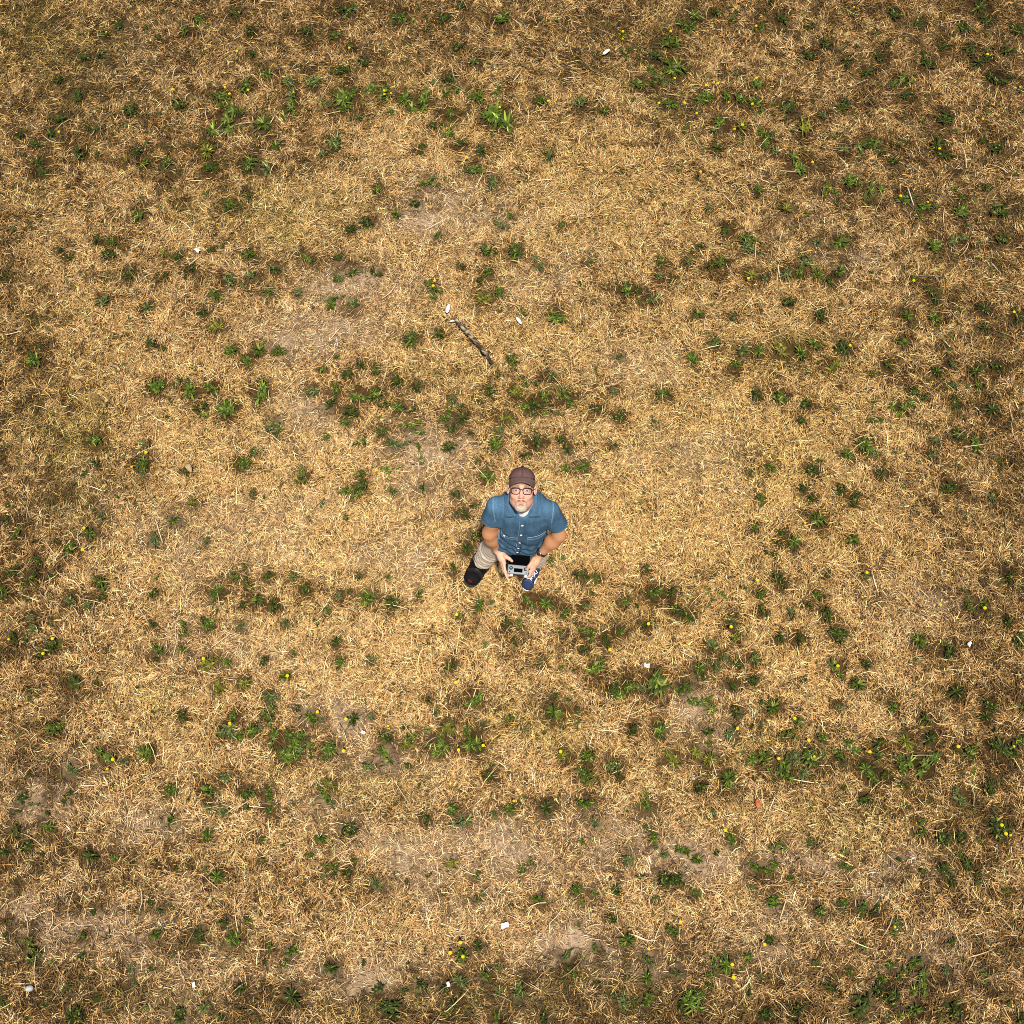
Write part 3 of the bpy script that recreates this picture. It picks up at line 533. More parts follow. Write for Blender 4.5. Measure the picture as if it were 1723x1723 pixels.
# ------------------------------------------------------------------ implicit-surface modelling (smooth unions meshed with surface nets)
class Vox:
    def __init__(s, lo, hi, h):
        s.lo = np.array(lo, float); s.h = h
        s.n = np.ceil((np.array(hi) - s.lo) / h).astype(int) + 1
        s.D = np.full(s.n, 1.0, np.float32)
    def _sub(s, lo, hi):
        a = np.clip(np.floor((np.array(lo) - s.lo) / s.h).astype(int), 0, s.n - 1)
        b = np.clip(np.ceil((np.array(hi) - s.lo) / s.h).astype(int) + 1, 1, s.n)
        ax = [(s.lo[i] + s.h * np.arange(a[i], b[i])).astype(np.float32) for i in range(3)]
        X, Y, Z = np.meshgrid(*ax, indexing='ij')
        return tuple(slice(a[i], b[i]) for i in range(3)), X, Y, Z
    def op(s, fn, lo, hi, k=.01, mode='u'):
        m = k + 3 * s.h
        sl, X, Y, Z = s._sub(np.array(lo) - m, np.array(hi) + m)
        if X.size == 0: return
        d = fn(X, Y, Z).astype(np.float32); a = s.D[sl]
        if mode == 'u':
            h = np.clip(.5 + .5 * (a - d) / k, 0, 1); s.D[sl] = a * (1 - h) + d * h - k * h * (1 - h)
        elif mode == 's':
            d = -d; h = np.clip(.5 - .5 * (a - d) / k, 0, 1); s.D[sl] = a * (1 - h) + d * h + k * h * (1 - h)
        elif mode == 'i':
            s.D[sl] = np.maximum(a, d)
    def cone(s, p, q, r1, r2, k=.01, mode='u'):
        p, q = np.array(p, float), np.array(q, float); ba = q - p; L = max(ba @ ba, 1e-9); R_ = max(r1, r2)
        def fn(X, Y, Z):
            t = np.clip(((X - p[0]) * ba[0] + (Y - p[1]) * ba[1] + (Z - p[2]) * ba[2]) / L, 0, 1)
            return np.sqrt((X - p[0] - t * ba[0]) ** 2 + (Y - p[1] - t * ba[1]) ** 2 + (Z - p[2] - t * ba[2]) ** 2) - (r1 + (r2 - r1) * t)
        s.op(fn, np.minimum(p, q) - R_, np.maximum(p, q) + R_, k, mode)
    def chain(s, pts, rad, k=.01, mode='u'):
        for i in range(len(pts) - 1): s.cone(pts[i], pts[i + 1], rad[i], rad[i + 1], k, mode)
    def ell(s, c, r, M=None, k=.01, mode='u'):
        c = np.array(c, float); M = np.eye(3) if M is None else M; r = np.array(r, float); R_ = r.max()
        def fn(X, Y, Z):
            P = np.stack([X - c[0], Y - c[1], Z - c[2]], -1) @ M.astype(np.float32)
            k0 = np.sqrt(((P / r) ** 2).sum(-1)) + 1e-6; k1 = np.sqrt(((P / r ** 2) ** 2).sum(-1)) + 1e-6
            return k0 * (k0 - 1) / k1
        s.op(fn, c - R_, c + R_, k, mode)
    def loft(s, rows, k=.02, mode='u', p=2.4, grow=0.0, fold=None):
        rows = np.array(rows, float)          # z, cx, cy, rx, ry
        z0, z1 = rows[0, 0], rows[-1, 0]
        lo = (rows[:, 1] - rows[:, 3]).min() - grow, (rows[:, 2] - rows[:, 4]).min() - grow, z0
        hi = (rows[:, 1] + rows[:, 3]).max() + grow, (rows[:, 2] + rows[:, 4]).max() + grow, z1
        def fn(X, Y, Z):
            z = np.clip(Z, z0, z1)
            cx, cy, rx, ry = (np.interp(z, rows[:, 0], rows[:, i]) for i in (1, 2, 3, 4))
            q = ((np.abs(X - cx) / (rx + grow)) ** p + (np.abs(Y - cy) / (ry + grow)) ** p) ** (1 / p)
            d = (q - 1) * np.minimum(rx, ry)
            if fold is not None: d = d + fold(X, Y, Z)
            return np.maximum(d, np.maximum(z0 - Z, Z - z1))
        s.op(fn, lo, hi, k, mode)
    def mesh(s):
        D = s.D; I = D < 0
        n = np.array(D.shape) - 1
        c = np.zeros(n, np.int8)
        for dx in (0, 1):
            for dy in (0, 1):
                for dz in (0, 1): c += I[dx:dx + n[0], dy:dy + n[1], dz:dz + n[2]]
        cells = np.argwhere((c > 0) & (c < 8))
        idx = np.full(n, -1, np.int32); idx[tuple(cells.T)] = np.arange(len(cells))
        S = np.zeros((len(cells), 3)); W = np.zeros(len(cells))
        corner = [(i, j, k) for i in (0, 1) for j in (0, 1) for k in (0, 1)]
        for a in corner:
            for ax in range(3):
                if a[ax]: continue
                b = list(a); b[ax] = 1
                va = D[cells[:, 0] + a[0], cells[:, 1] + a[1], cells[:, 2] + a[2]]
                vb = D[cells[:, 0] + b[0], cells[:, 1] + b[1], cells[:, 2] + b[2]]
                m = (va < 0) != (vb < 0)
                t = np.where(m, va / np.where(m, va - vb, 1), 0)
                p = np.tile(np.array(a, float), (len(cells), 1)); p[:, ax] += t
                S[m] += p[m]; W += m
        V = (cells + S / W[:, None]) * s.h + s.lo
        Q = []
        for ax in range(3):
            u, v = (ax + 1) % 3, (ax + 2) % 3
            A = I[tuple(slice(0, -1) if i == ax else slice(None) for i in range(3))]
            B = I[tuple(slice(1, None) if i == ax else slice(None) for i in range(3))]
            e = np.argwhere(A != B)
            e = e[(e[:, u] > 0) & (e[:, v] > 0) & (e[:, u] < n[u]) & (e[:, v] < n[v])]
            flip = A[tuple(e.T)]
            def at(du, dv):
                q = e.copy(); q[:, u] += du; q[:, v] += dv; return idx[tuple(q.T)]
            q = np.stack([at(-1, -1), at(0, -1), at(0, 0), at(-1, 0)], 1)
            q[~flip] = q[~flip][:, ::-1]
            Q.append(q)
        Q = np.concatenate(Q); Q = Q[(Q >= 0).all(1)]
        return V, Q
def smooth_verts(V, Q, it=1, lam=.5):
    for _ in range(it):
        S = np.zeros_like(V); N = np.zeros(len(V))
        for a, b in ((0, 1), (1, 2), (2, 3), (3, 0)):
            np.add.at(S, Q[:, a], V[Q[:, b]]); np.add.at(S, Q[:, b], V[Q[:, a]]); np.add.at(N, Q[:, a], 1); np.add.at(N, Q[:, b], 1)
        V = V + lam * (S / np.maximum(N, 1)[:, None] - V)
    return V
def tube(V, F, pts, rad, n=6, closed=False, flat=1.0):
    pts = [np.array(p, float) for p in pts]; N = len(pts); b = len(V)
    rad = [rad] * N if np.isscalar(rad) else rad
    for i, p in enumerate(pts):
        q0 = pts[i - 1] if (i or closed) else pts[i]; q1 = pts[(i + 1) % N] if (i < N - 1 or closed) else pts[i]
        t = q1 - q0; t /= np.linalg.norm(t) + 1e-12
        up = np.array([0, 0, 1.0]) if abs(t[2]) < .9 else np.array([1.0, 0, 0])
        s = np.cross(t, up); s /= np.linalg.norm(s); w = np.cross(s, t)
        for k in range(n):
            a = 2 * math.pi * k / n; V.append(p + rad[i] * (math.cos(a) * s + flat * math.sin(a) * w))
    for i in range(N if closed else N - 1):
        j = (i + 1) % N
        for k in range(n):
            F.append((b + i * n + k, b + i * n + (k + 1) % n, b + j * n + (k + 1) % n, b + j * n + k))
    if not closed:
        F.append(tuple(b + k for k in range(n))[::-1]); F.append(tuple(b + (N - 1) * n + k for k in range(n)))

# ------------------------------------------------------------------ the man: joints
NECK = np.array([.066, 2.352, 1.47])
HC = np.array([.058, 2.362, 1.612])                 # between the ears
PITCH = R(63)
HF = np.array([-.02, -math.cos(PITCH), math.sin(PITCH)]); HF /= np.linalg.norm(HF)     # the way the face looks
ROLL = R(-2.0)
HR = np.array([1.0, 0, 0]); HR -= HF * (HR @ HF); HR /= np.linalg.norm(HR)
HU = np.cross(HR, HF) * 1.0
if HU[1] < 0: HU = -HU
HR, HU = HR * math.cos(ROLL) + HU * math.sin(ROLL), HU * math.cos(ROLL) - HR * math.sin(ROLL)
HM = np.stack([HR, HF, HU], 1)                      # head axes as columns: across, forward, up
def H(a, f, u): return HC + HM @ np.array([a, f, u], float)
SH_B, SH_S = np.array([-.098, 2.335, 1.402]), np.array([.234, 2.315, 1.376])          # shoulder joints: booted side, sneaker side
EL_B, EL_S = np.array([-.143, 2.250, 1.125]), np.array([.296, 2.232, 1.145])
WR_B, WR_S = np.array([-.098, 2.212, .915]), np.array([.188, 2.168, .965])
TORSO = [(.80, .030, 2.32, .150, .110), (.90, .034, 2.315, .158, .118), (1.02, .042, 2.312, .155, .122), (1.18, .056, 2.315, .160, .128),
         (1.30, .064, 2.325, .166, .122), (1.38, .066, 2.335, .158, .105), (1.45, .066, 2.348, .11, .082), (1.50, .066, 2.355, .062, .06)]
PERSON = empty("person", (.0, 2.35, 0))
tag(PERSON, "man in blue short-sleeved shirt and brown cap gazing up, controller in hand", "person")

def hand(vx, wrist, palm, knuckles, fingers, thumb):
    """palm slab, four separate bent fingers and a thumb that leaves the side of the palm."""
    for kn in knuckles: vx.cone(palm, kn, .020, .0125, .012)
    vx.cone(wrist, palm, .024, .023, .02)
    for i in range(3): vx.cone(knuckles[i], knuckles[i + 1], .0125, .0125, .008)
    for f, r in fingers: vx.chain(f, [r * 1.08, r * 1.0, r * .95, r * .82][:len(f)], .003)
    vx.chain(thumb, [.018, .0135, .0115, .0092], .006)

def build_body():
    vx = Vox((-.40, 1.97, .0), (.44, 2.62, 1.80), .0038)
    # hidden trunk and legs, slimmer than the clothes
    vx.loft([(z, cx, cy, rx - .016, ry - .016) for z, cx, cy, rx, ry in TORSO], .03)
    for hip, knee, ank in (((-.065, 2.33, .84), (-.150, 2.345, .48), (-.222, 2.372, .10)), ((.115, 2.33, .84), (.150, 2.36, .48), (.182, 2.40, .08))):
        vx.cone(hip, knee, .075, .052, .04); vx.cone(knee, ank, .052, .036, .03)
    for t, b_ in (((-.262, 2.305, .045), (-.222, 2.385, .06)), ((.150, 2.32, .030), (.19, 2.42, .045))): vx.cone(b_, t, .030, .018, .02)
    # neck and head
    vx.cone(NECK + (0, 0, -.06), H(0, -.02, -.045), .064, .058, .03)
    vx.cone(NECK + (0, -.03, -.02), H(0, .035, -.085), .045, .040, .03)
    vx.ell(H(0, -.015, .030), (.074, .095, .092), HM, .02)
    vx.ell(H(0, .026, -.030), (.066, .066, .088), HM, .02)
    vx.cone(H(-.045, .015, -.070), H(-.012, .072, -.104), .024, .020, .02)
    vx.cone(H(.045, .015, -.070), H(.012, .072, -.104), .024, .020, .02)
    vx.cone(H(-.012, .074, -.104), H(.012, .074, -.104), .0205, .0205, .015)
    vx.ell(H(0, .073, -.062), (.032, .020, .026), HM, .015)                 # mouth mound
    for sx in (-1, 1):
        vx.ell(H(sx * .040, .062, -.032), (.024, .022, .022), HM, .015)     # cheeks
        vx.cone(H(sx * .008, .090, .024), H(sx * .046, .075, .022), .010, .009, .010)   # brow
    for sx in (-1, 1):
        vx.ell(H(sx * .033, .094, -.001), (.016, .012, .011), HM, .008, 's')   # eye sockets
        vx.ell(H(sx * .033, .0785, -.001), (.0145, .011, .0105), HM, .003)     # eyeballs under the lids
    vx.chain([H(0, .086, .014), H(0, .100, -.012), H(.0, .112, -.036)], [.0080, .0092, .0125], .008)    # nose
    for sx in (-1, 1):
        vx.ell(H(sx * .0135, .100, -.040), (.0085, .011, .008), HM, .006)
        vx.ell(H(sx * .007, .104, -.0505), (.0042, .0055, .004), HM, .003, 's')   # nostrils
    vx.cone(H(-.019, .086, -.0655), H(.019, .086, -.0655), .0062, .0062, .004)   # lips
    vx.cone(H(-.016, .086, -.0765), H(.016, .086, -.0765), .0070, .0070, .004)
    vx.cone(H(-.023, .0925, -.0712), H(.023, .0925, -.0712), .0032, .0032, .003, 's')
    for sx in (-1, 1):
        E = HM @ np.array(Matrix.Rotation(sx * R(24), 3, 'Z'))
        vx.ell(H(sx * .082, -.012, -.006), (.009, .018, .029), E, .006)        # ears
        vx.ell(H(sx * .089, -.008, -.004), (.006, .011, .019), E, .004, 's')
    # arms
    for s, e, w, out in ((SH_B, EL_B, WR_B, -1), (SH_S, EL_S, WR_S, 1)):
        vx.cone(s, e, .045, .036, .04)
        m = e * .62 + w * .38 + np.array([out * .004, .004, 0])
        vx.chain([e, m, w], [.036, .0385, .0265], .05)
    # booted-side hand: index finger straight along the controller's edge, the rest curled beneath it, thumb on top
    pal = np.array([-.066, 2.165, .893])
    kn = [np.array(p) for p in ((-.052, 2.122, .905), (-.058, 2.118, .886), (-.062, 2.120, .866), (-.062, 2.128, .848))]
    fg = [([kn[0], (-.047, 2.082, .893), (-.040, 2.052, .880), (-.030, 2.030, .868)], .0092),
          ([kn[1], (-.052, 2.078, .868), (-.034, 2.054, .848), (-.010, 2.056, .842)], .0094),
          ([kn[2], (-.056, 2.085, .846), (-.036, 2.066, .830), (-.008, 2.072, .832)], .0090),
          ([kn[3], (-.054, 2.098, .832), (-.036, 2.086, .822), (-.014, 2.092, .826)], .0080)]
    hand(vx, WR_B, pal, kn, [([np.array(q) for q in f], r) for f, r in fg],
         [pal + (.006, .018, .014), np.array((-.040, 2.160, .922)), np.array((-.018, 2.146, .922)), np.array((.000, 2.134, .909))])
    # sneaker-side hand
    pal = np.array([.152, 2.122, .928])
    kn = [np.array(p) for p in ((.128, 2.092, .916), (.136, 2.084, .898), (.140, 2.086, .878), (.138, 2.094, .858))]
    fg = [([kn[0], (.122, 2.064, .896), (.114, 2.046, .874), (.100, 2.040, .858)], .0092),
          ([kn[1], (.128, 2.058, .872), (.110, 2.048, .848), (.084, 2.056, .840)], .0094),
          ([kn[2], (.130, 2.060, .850), (.112, 2.048, .832), (.084, 2.058, .830)], .0090),
          ([kn[3], (.126, 2.076, .838), (.110, 2.068, .824), (.088, 2.078, .826)], .0080)]
    hand(vx, WR_S, pal, kn, [([np.array(q) for q in f], r) for f, r in fg],
         [pal + (-.008, .014, .012), np.array((.126, 2.110, .934)), np.array((.110, 2.092, .928)), np.array((.098, 2.078, .908))])
    V, Q = vx.mesh(); V = smooth_verts(V, Q, 1, .35)
    me = quads_mesh("body", V, Q)
    # skin tones: tanned arms, ruddier nose and cheeks, lips, brows, eyes
    P = (V - HC) @ HM
    a, f, u = P[:, 0], P[:, 1], P[:, 2]
    c = np.tile(np.array([[.64, .36, .275]]), (len(V), 1))
    n = fbm(V[:, 0] * 1 + V[:, 2], V[:, 1] + .7 * V[:, 2], .03, 201)
    head = (V[:, 2] > 1.47)
    arm = (V[:, 2] < 1.40)
    c[arm] = np.array([.47, .225, .115])
    wv = np.clip((.99 - V[:, 2]) / .07, 0, 1) * arm                         # hands paler than the forearms
    c = lerp(c, (.60, .36, .26), wv)
    def spot(ca, cf, cu, r): return np.exp(-(((a - ca) / r) ** 2 + ((f - cf) / r) ** 2 + ((u - cu) / r) ** 2)) * head
    for s in (-1, 1): c = lerp(c, (.56, .255, .175), .7 * spot(s * .042, .075, -.036, .022))
    c = lerp(c, (.60, .27, .19), .6 * spot(0, .118, -.038, .018))
    c = lerp(c, (.42, .165, .13), ((np.abs(u + .071) < .0125) & (np.abs(a) < .023 - .9 * np.abs(u + .071)) & (f > .076) & head) * .85)
    stub = smoothstep(-.035, -.06, u) * smoothstep(-.005, .02, f) * head * (np.abs(a) > .02)
    c = lerp(c, (.36, .22, .16), .35 * stub * (.4 + 1.0 * n))
    c = lerp(c, (.16, .10, .06), ((np.abs(u - .024 + .0 * a) < .0065) & (np.abs(np.abs(a) - .031) < .018) & (f > .07) & head) * .75)
    ex = np.minimum(np.hypot(a - .033, u + .001), np.hypot(a + .033, u + .001))
    el = (np.minimum(((a - .033) / .0125) ** 2, ((a + .033) / .0125) ** 2) + ((u + .001) / .0036) ** 2 < 1) & (f > .07) & head
    c = lerp(c, (.52, .47, .43), el * 1.0); c = lerp(c, (.03, .04, .06), (el & (ex < .0062)) * 1.0)
    c = c * (.92 + .16 * n)[:, None]
    set_col(me, np.clip(c, 0, 1))
    m = mat("skin", attr="tone", rough=.55, spec=.35, noise=(160, .08))
    m.node_tree.nodes["Principled BSDF"].inputs["Subsurface Weight"].default_value = .08
    m.node_tree.nodes["Principled BSDF"].inputs["Subsurface Radius"].default_value = (.008, .003, .0015)
    return link("body", me, m, PERSON)
BODY = build_body()

# beard: a short grey goatee under a brown moustache, following the face
def build_beard():
    vx = Vox(HC + (-.10, -.16, -.06), HC + (.10, .06, .18), .0027)
    vx.ell(H(0, .076, -.103), (.034, .0265, .027), HM, .012)
    for s in (-1, 1): vx.cone(H(s * .008, .0985, -.0575), H(s * .026, .084, -.067), .0046, .0046, .006)
    for s in (-1, 1): vx.cone(H(s * .028, .080, -.070), H(s * .026, .078, -.096), .0056, .010, .008)
    vx.cone(H(-.010, .093, -.088), H(.010, .093, -.088), .0050, .0050, .006)
    def rough(X, Y, Z): return np.zeros_like(X)
    V, Q = vx.mesh()
    P = (V - HC) @ HM
    n = fbm(V[:, 0] * 1.3, V[:, 1] + V[:, 2], .008, 211)
    d = V - H(0, .05, -.09); d /= np.linalg.norm(d, axis=1)[:, None]
    V = V + d * ((n - .5) * .006)[:, None]
    me = quads_mesh("beard", V, Q)
    w = smoothstep(-.078, -.100, P[:, 2])
    c = lerp(np.tile(np.array([[.26, .135, .075]]), (len(V), 1)), (.47, .425, .36), w)
    side = smoothstep(.016, .028, np.abs(P[:, 0])) * .7
    c = lerp(c, (.50, .36, .26), side); c *= (.72 + .5 * n)[:, None]
    set_col(me, c)
    link("beard", me, mat("beard_hair", attr="tone", rough=.9, spec=.1, bump=(700, .8, .003)), PERSON)
build_beard()
# short hair at the temples
def build_hair():
    vx = Vox(HC + (-.12, -.12, -.12), HC + (.12, .16, .12), .004)
    for s in (-1, 1): vx.ell(H(s * .069, -.022, .026), (.011, .040, .024), HM, .008)
    vx.ell(H(0, -.080, -.010), (.060, .030, .045), HM, .01)
    V, Q = vx.mesh()
    link("hair", quads_mesh("hair", V, Q), mat("hair", (.20, .14, .10), rough=.9, noise=(300, .5)), PERSON)
build_hair()

# ------------------------------------------------------------------ the cap
def build_cap():
    NA, NB = 48, 14; V, F = [], []
    tilt = np.array(Matrix.Rotation(R(4), 3, 'X'))            # sits a little low in front
    def C(a, f, u):
        p = tilt @ np.array([a, f + .012, u]); return H(p[0], p[1] - .015, p[2] + .080)
    def crown(th, t, off=0.0):
        rx, rf = .0805 + off, .1040 + off
        h = .060 + off
        ang = t * math.pi / 2
        fl = 1.0 + .02 * math.cos(6 * th) * (1 - t)
        s = (math.cos(ang) ** .72) * fl
        front = .012 * max(0, math.cos(th)) * math.sin(ang * 2)     # upright front panels
        return C(rx * s * math.sin(th), (rf * s + front) * math.cos(th), -.010 + h * math.sin(ang) ** 1.05 - .018 * math.sin(th) ** 2 * (1 - t))
    for j in range(NB + 1):
        for i in range(NA): V.append(crown(2 * math.pi * i / NA, j / NB * .999))
    for j in range(NB):
        for i in range(NA): F.append((j * NA + i, j * NA + (i + 1) % NA, (j + 1) * NA + (i + 1) % NA, (j + 1) * NA + i))
    b0 = len(V)
    for i in range(NA): V.append(crown(2 * math.pi * i / NA, 0, -.003))      # turned-in sweatband
    for i in range(NA): F.append((i, b0 + i, b0 + (i + 1) % NA, (i + 1) % NA))
    me = mesh("cap", V, F)
    P = np.array(V); n = fbm(P[:, 0] * 2, P[:, 1] * 2, .02, 221)
    th = np.array([2 * math.pi * (i % NA) / NA for i in range(len(V))])
    seam = np.exp(-((np.sin(3 * th) / .12) ** 2))
    c = np.tile(np.array([[.118, .066, .066]]), (len(V), 1)) * (.8 + .4 * n)[:, None] * (1 - .35 * seam)[:, None]
    set_col(me, c)
    fab = mat("cap_cloth", attr="tone", rough=.9, spec=.15, noise=(220, .25), bump=(900, .4, .001))
    cap = link("cap", me, fab, PERSON)
    # peak: a curved plate with thickness, its sides bent down
    V, F = [], []; NI, NJ = 28, 7
    for lay in (0, 1):
        for j in range(NJ + 1):
            for i in range(NI + 1):
                th = R(-74) + R(148) * i / NI; s = j / NJ
                ext = .058 * (max(0, math.cos(th * 1.17)) ** .55)
                a = (.0800) * math.sin(th) * (1 - .03 * s); f = .106 * math.cos(th) + ext * s
                u = -.010 - .032 * (a / .078) ** 2 * (.55 + .75 * s) - .027 * s + (.0035 if lay == 0 else 0)
                V.append(C(a, f, u))
    m = (NI + 1) * (NJ + 1)
    for lay in (0, 1):
        for j in range(NJ):
            for i in range(NI):
                q = [lay * m + j * (NI + 1) + i, lay * m + j * (NI + 1) + i + 1, lay * m + (j + 1) * (NI + 1) + i + 1, lay * m + (j + 1) * (NI + 1) + i]
                F.append(tuple(q if lay == 0 else q[::-1]))
    for i in range(NI):
        k = NJ * (NI + 1) + i; F.append((k, k + 1, m + k + 1, m + k))
    for side in (0, NI):
        for j in range(NJ):
            k = j * (NI + 1) + side; F.append((k, k + NI + 1, m + k + NI + 1, m + k))
    me = mesh("peak", V, F); set_col(me, np.tile(np.array([[.150, .098, .088]]), (len(V), 1)))
    link("peak", me, fab, cap)
    V, F = [], []
    tube(V, F, [crown(R(a), .02, .0022) for a in np.linspace(-78, 78, 30)], .0022, 5)
    link("seam", mesh("seam", V, F), mat("cap_seam", (.030, .016, .020), rough=.9), cap)
    V, F = [], []
    t = crown(0, .999, .004)
    tube(V, F, [t - HU * .003, t + HU * .003, t + HU * .005], [.008, .007, .003], 10)
    link("button", mesh("button", V, F), fab, cap)
build_cap()

# ------------------------------------------------------------------ glasses
def build_glasses():
    V, F = [], []; rims = []
    for s in (-1, 1):
        pts = []
        for i in range(24):
            t = 2 * math.pi * i / 24; ca, sa = math.cos(t), math.sin(t)
            x = .0265 * np.sign(ca) * abs(ca) ** .62; z = .0185 * np.sign(sa) * abs(sa) ** .62
            if z < 0: x *= .90
            a = s * .0345 + x; pts.append(H(a, .107 - .28 * a * a / .03 * .3 - .10 * abs(a) * .3, -.003 + z))
        rims.append(pts); tube(V, F, pts, .0021, 6, closed=True)
        top = [p for p, i in zip(pts, range(24)) if 1 <= i <= 11]
        tube(V, F, top, .0031, 6)
        tube(V, F, [H(s * .061, .100, .006), H(s * .073, .085, .006), H(s * .080, .02, .006), H(s * .082, -.015, .000)], .0023, 6)
    tube(V, F, [H(-.009, .108, .004), H(0, .112, .008), H(.009, .108, .004)], .0024, 6)
    g = link("glasses", mesh("glasses", V, F), mat("dark_frame", (.008, .005, .005), rough=.5, spec=.25), PERSON)
    lens = bpy.data.materials.new("lens"); lens.use_nodes = True; nt = lens.node_tree
    for n in list(nt.nodes): nt.nodes.remove(n)
    o = nt.nodes.new("ShaderNodeOutputMaterial"); t = nt.nodes.new("ShaderNodeBsdfTransparent"); gl = nt.nodes.new("ShaderNodeBsdfGlossy")
    gl.inputs["Roughness"].default_value = .05; t.inputs[0].default_value = (.94, .94, .96, 1)
    mx = nt.nodes.new("ShaderNodeMixShader"); mx.inputs[0].default_value = .06
    nt.links.new(t.outputs[0], mx.inputs[1]); nt.links.new(gl.outputs[0], mx.inputs[2]); nt.links.new(mx.outputs[0], o.inputs[0])
    for pts in rims:
        c = sum(pts) / len(pts) + HF * .0015
        link("lens", mesh("lens", [c] + pts, [(0, i + 1, (i + 1) % 24 + 1) for i in range(24)]), lens, g)
build_glasses()
# ------------------------------------------------------------------ the shirt
def shirt_fold(X, Y, Z):
    a = .0065 * np.sin(38 * (X * .55 + Z * .9) + 7 * np.sin(9 * X + 6 * Z)) * np.clip((1.30 - Z) / .2, 0, 1)
    b = .0055 * np.sin(60 * (Z * .6 - X) + 5 * np.sin(11 * Z)) * np.clip((1.12 - Z) / .15, 0, 1)
    c = .0045 * np.sin(50 * (X - .06) - 30 * np.abs(X - .06) * Z) * np.clip((Z - 1.2) / .15, 0, 1)
    return a + b + c
SLV_B = SH_B * .50 + EL_B * .50 + np.array([-.008, 0, 0]); SLV_S = SH_S * .38 + EL_S * .62 + np.array([.012, 0, 0])
def build_shirt():
    vx = Vox((-.36, 2.05, .80), (.46, 2.56, 1.60), .0036)
    rows = [(.835, .034, 2.318, .182, .142), (.90, .036, 2.316, .178, .138), (1.00, .042, 2.312, .172, .138), (1.10, .050, 2.312, .170, .140), (1.20, .058, 2.318, .172, .140),
            (1.30, .064, 2.328, .176, .130), (1.38, .066, 2.338, .164, .112), (1.44, .066, 2.35, .115, .092), (1.485, .066, 2.357, .082, .078), (1.51, .066, 2.36, .074, .070)]
    vx.loft(rows, .02, p=2.5, fold=shirt_fold)
    for s in (SH_B, SH_S): vx.cone(NECK + (0, 0, -.035), s + (0, 0, -.004), .062, .044, .03)
    vx.cone(SH_B + (0, 0, -.02), SH_S + (0, 0, -.02), .05, .05, .03)
    # sleeves, a little flared and hanging looser beneath the arm
    for s, e in ((SH_B, SLV_B), (SH_S, SLV_S)):
        vx.cone(s, e, .050, .061, .03); vx.cone(s + (0, 0, -.025), e + (0, .01, -.006), .050, .062, .02)
    # sleeve ends cut square; cloth hollowed so that the arm comes out of an open cuff
    for s, e, el in ((SH_B, SLV_B, EL_B), (SH_S, SLV_S, EL_S)):
        ax = (el - s) / np.linalg.norm(el - s)
        def cut(X, Y, Z, e=e, ax=ax):
            t = (X - e[0]) * ax[0] + (Y - e[1]) * ax[1] + (Z - e[2]) * ax[2]
            rad = np.sqrt(np.maximum((X - e[0]) ** 2 + (Y - e[1]) ** 2 + (Z - e[2]) ** 2 - t * t, 0))
            return np.maximum(-t, rad - .090)
        vx.op(cut, e - .11, e + .11, .002, 's')
        vx.cone(s * .25 + e * .75, e + ax * .05, .045, .0585, .004, 's')
    # neck opening, V-shaped at the front
    vx.cone(NECK + (0, 0, -.03), H(0, 0, -.05), .068, .075, .01, 's')
    vx.cone(NECK + (0, -.075, -.040), NECK + (0, -.10, .06), .026, .055, .012, 's')
    V, Q = vx.mesh(); V = smooth_verts(V, Q, 2, .5)
    me = quads_mesh("shirt", V, Q)
    x, y, z = V.T
    n = fbm(x * 1.0 + y * .3, z, .05, 301); n2 = fbm(x, z * .25, .010, 311)
    c = np.tile(np.array([[.044, .100, .168]]), (len(V), 1)) * (.55 + .50 * n + .45 * n2)[:, None]
    c *= (1 + .30 * smoothstep(1.36, 1.44, z))[:, None]          # top light on the shoulders, painted into the cloth colour
    # faded seams: shoulder seams, hems
    for s, e in ((SH_B, SLV_B), (SH_S, SLV_S)):
        ax = (e - s) / np.linalg.norm(e - s); out = 1 if s is SH_S else -1
        q = (x - s[0]) * out - .012 - .35 * (z - s[2]) * .3
        near = (np.abs(q) < .0036) & (z > 1.335) & (z < 1.50)
        c = lerp(c, (.30, .42, .56), near * .30)
        t = (V - e) @ ax; cl = (np.linalg.norm(V - e - t[:, None] * ax, axis=1) < .09)
        c = lerp(c, (.22, .34, .50), ((t > -.006) & (t < .012) & cl & (np.abs(x - .066) > .20)) * .45)
        c = lerp(c, (.035, .08, .16), ((np.abs(t + .022) < .003) & cl & (np.abs(x - .066) > .20)) * .5)
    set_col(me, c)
    SHM = mat("chambray", attr="tone", rough=.9, spec=.15, noise=(170, .28), bump=(900, .5, .001))
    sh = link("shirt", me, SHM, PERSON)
    bvh = BVHTree.FromPolygons([Vector(v) for v in V], [tuple(int(i) for i in q) for q in Q])
    def front(px, z, dy=0.0):
        """point and normal on the shirt front at across px, height z"""
        h = bvh.ray_cast(Vector((px, 1.9, z)), Vector((0, 1, 0)))
        return (np.array(h[0]) + np.array(h[1]) * dy, np.array(h[1])) if h[0] is not None else (np.array((px, 2.2, z)), np.array((0, -1, 0)))
    light = mat("seam_thread", (.24, .35, .48), rough=.9)
    white = mat("shirt_button", (.80, .80, .76), rough=.3, spec=.5)
    def px_line(z): return .026 + (z - .86) * .072
    # placket: a raised strip with a stitched edge
    V2, F2 = [], []
    zs = np.linspace(.865, 1.40, 40)
    for z in zs:
        for o_, d_ in ((-.017, .0005), (-.016, .004), (.016, .004), (.017, .0005)):
            V2.append(front(px_line(z) + o_, z, d_)[0])
    for i in range(len(zs) - 1):
        for k in range(3): F2.append((4 * i + k, 4 * i + k + 1, 4 * i + k + 5, 4 * i + k + 4))
    m2 = mesh("placket", V2, F2); set_col(m2, np.tile(np.array([[.042, .098, .168]]), (len(V2), 1)))
    link("placket", m2, SHM, sh)
    V2, F2 = [], []
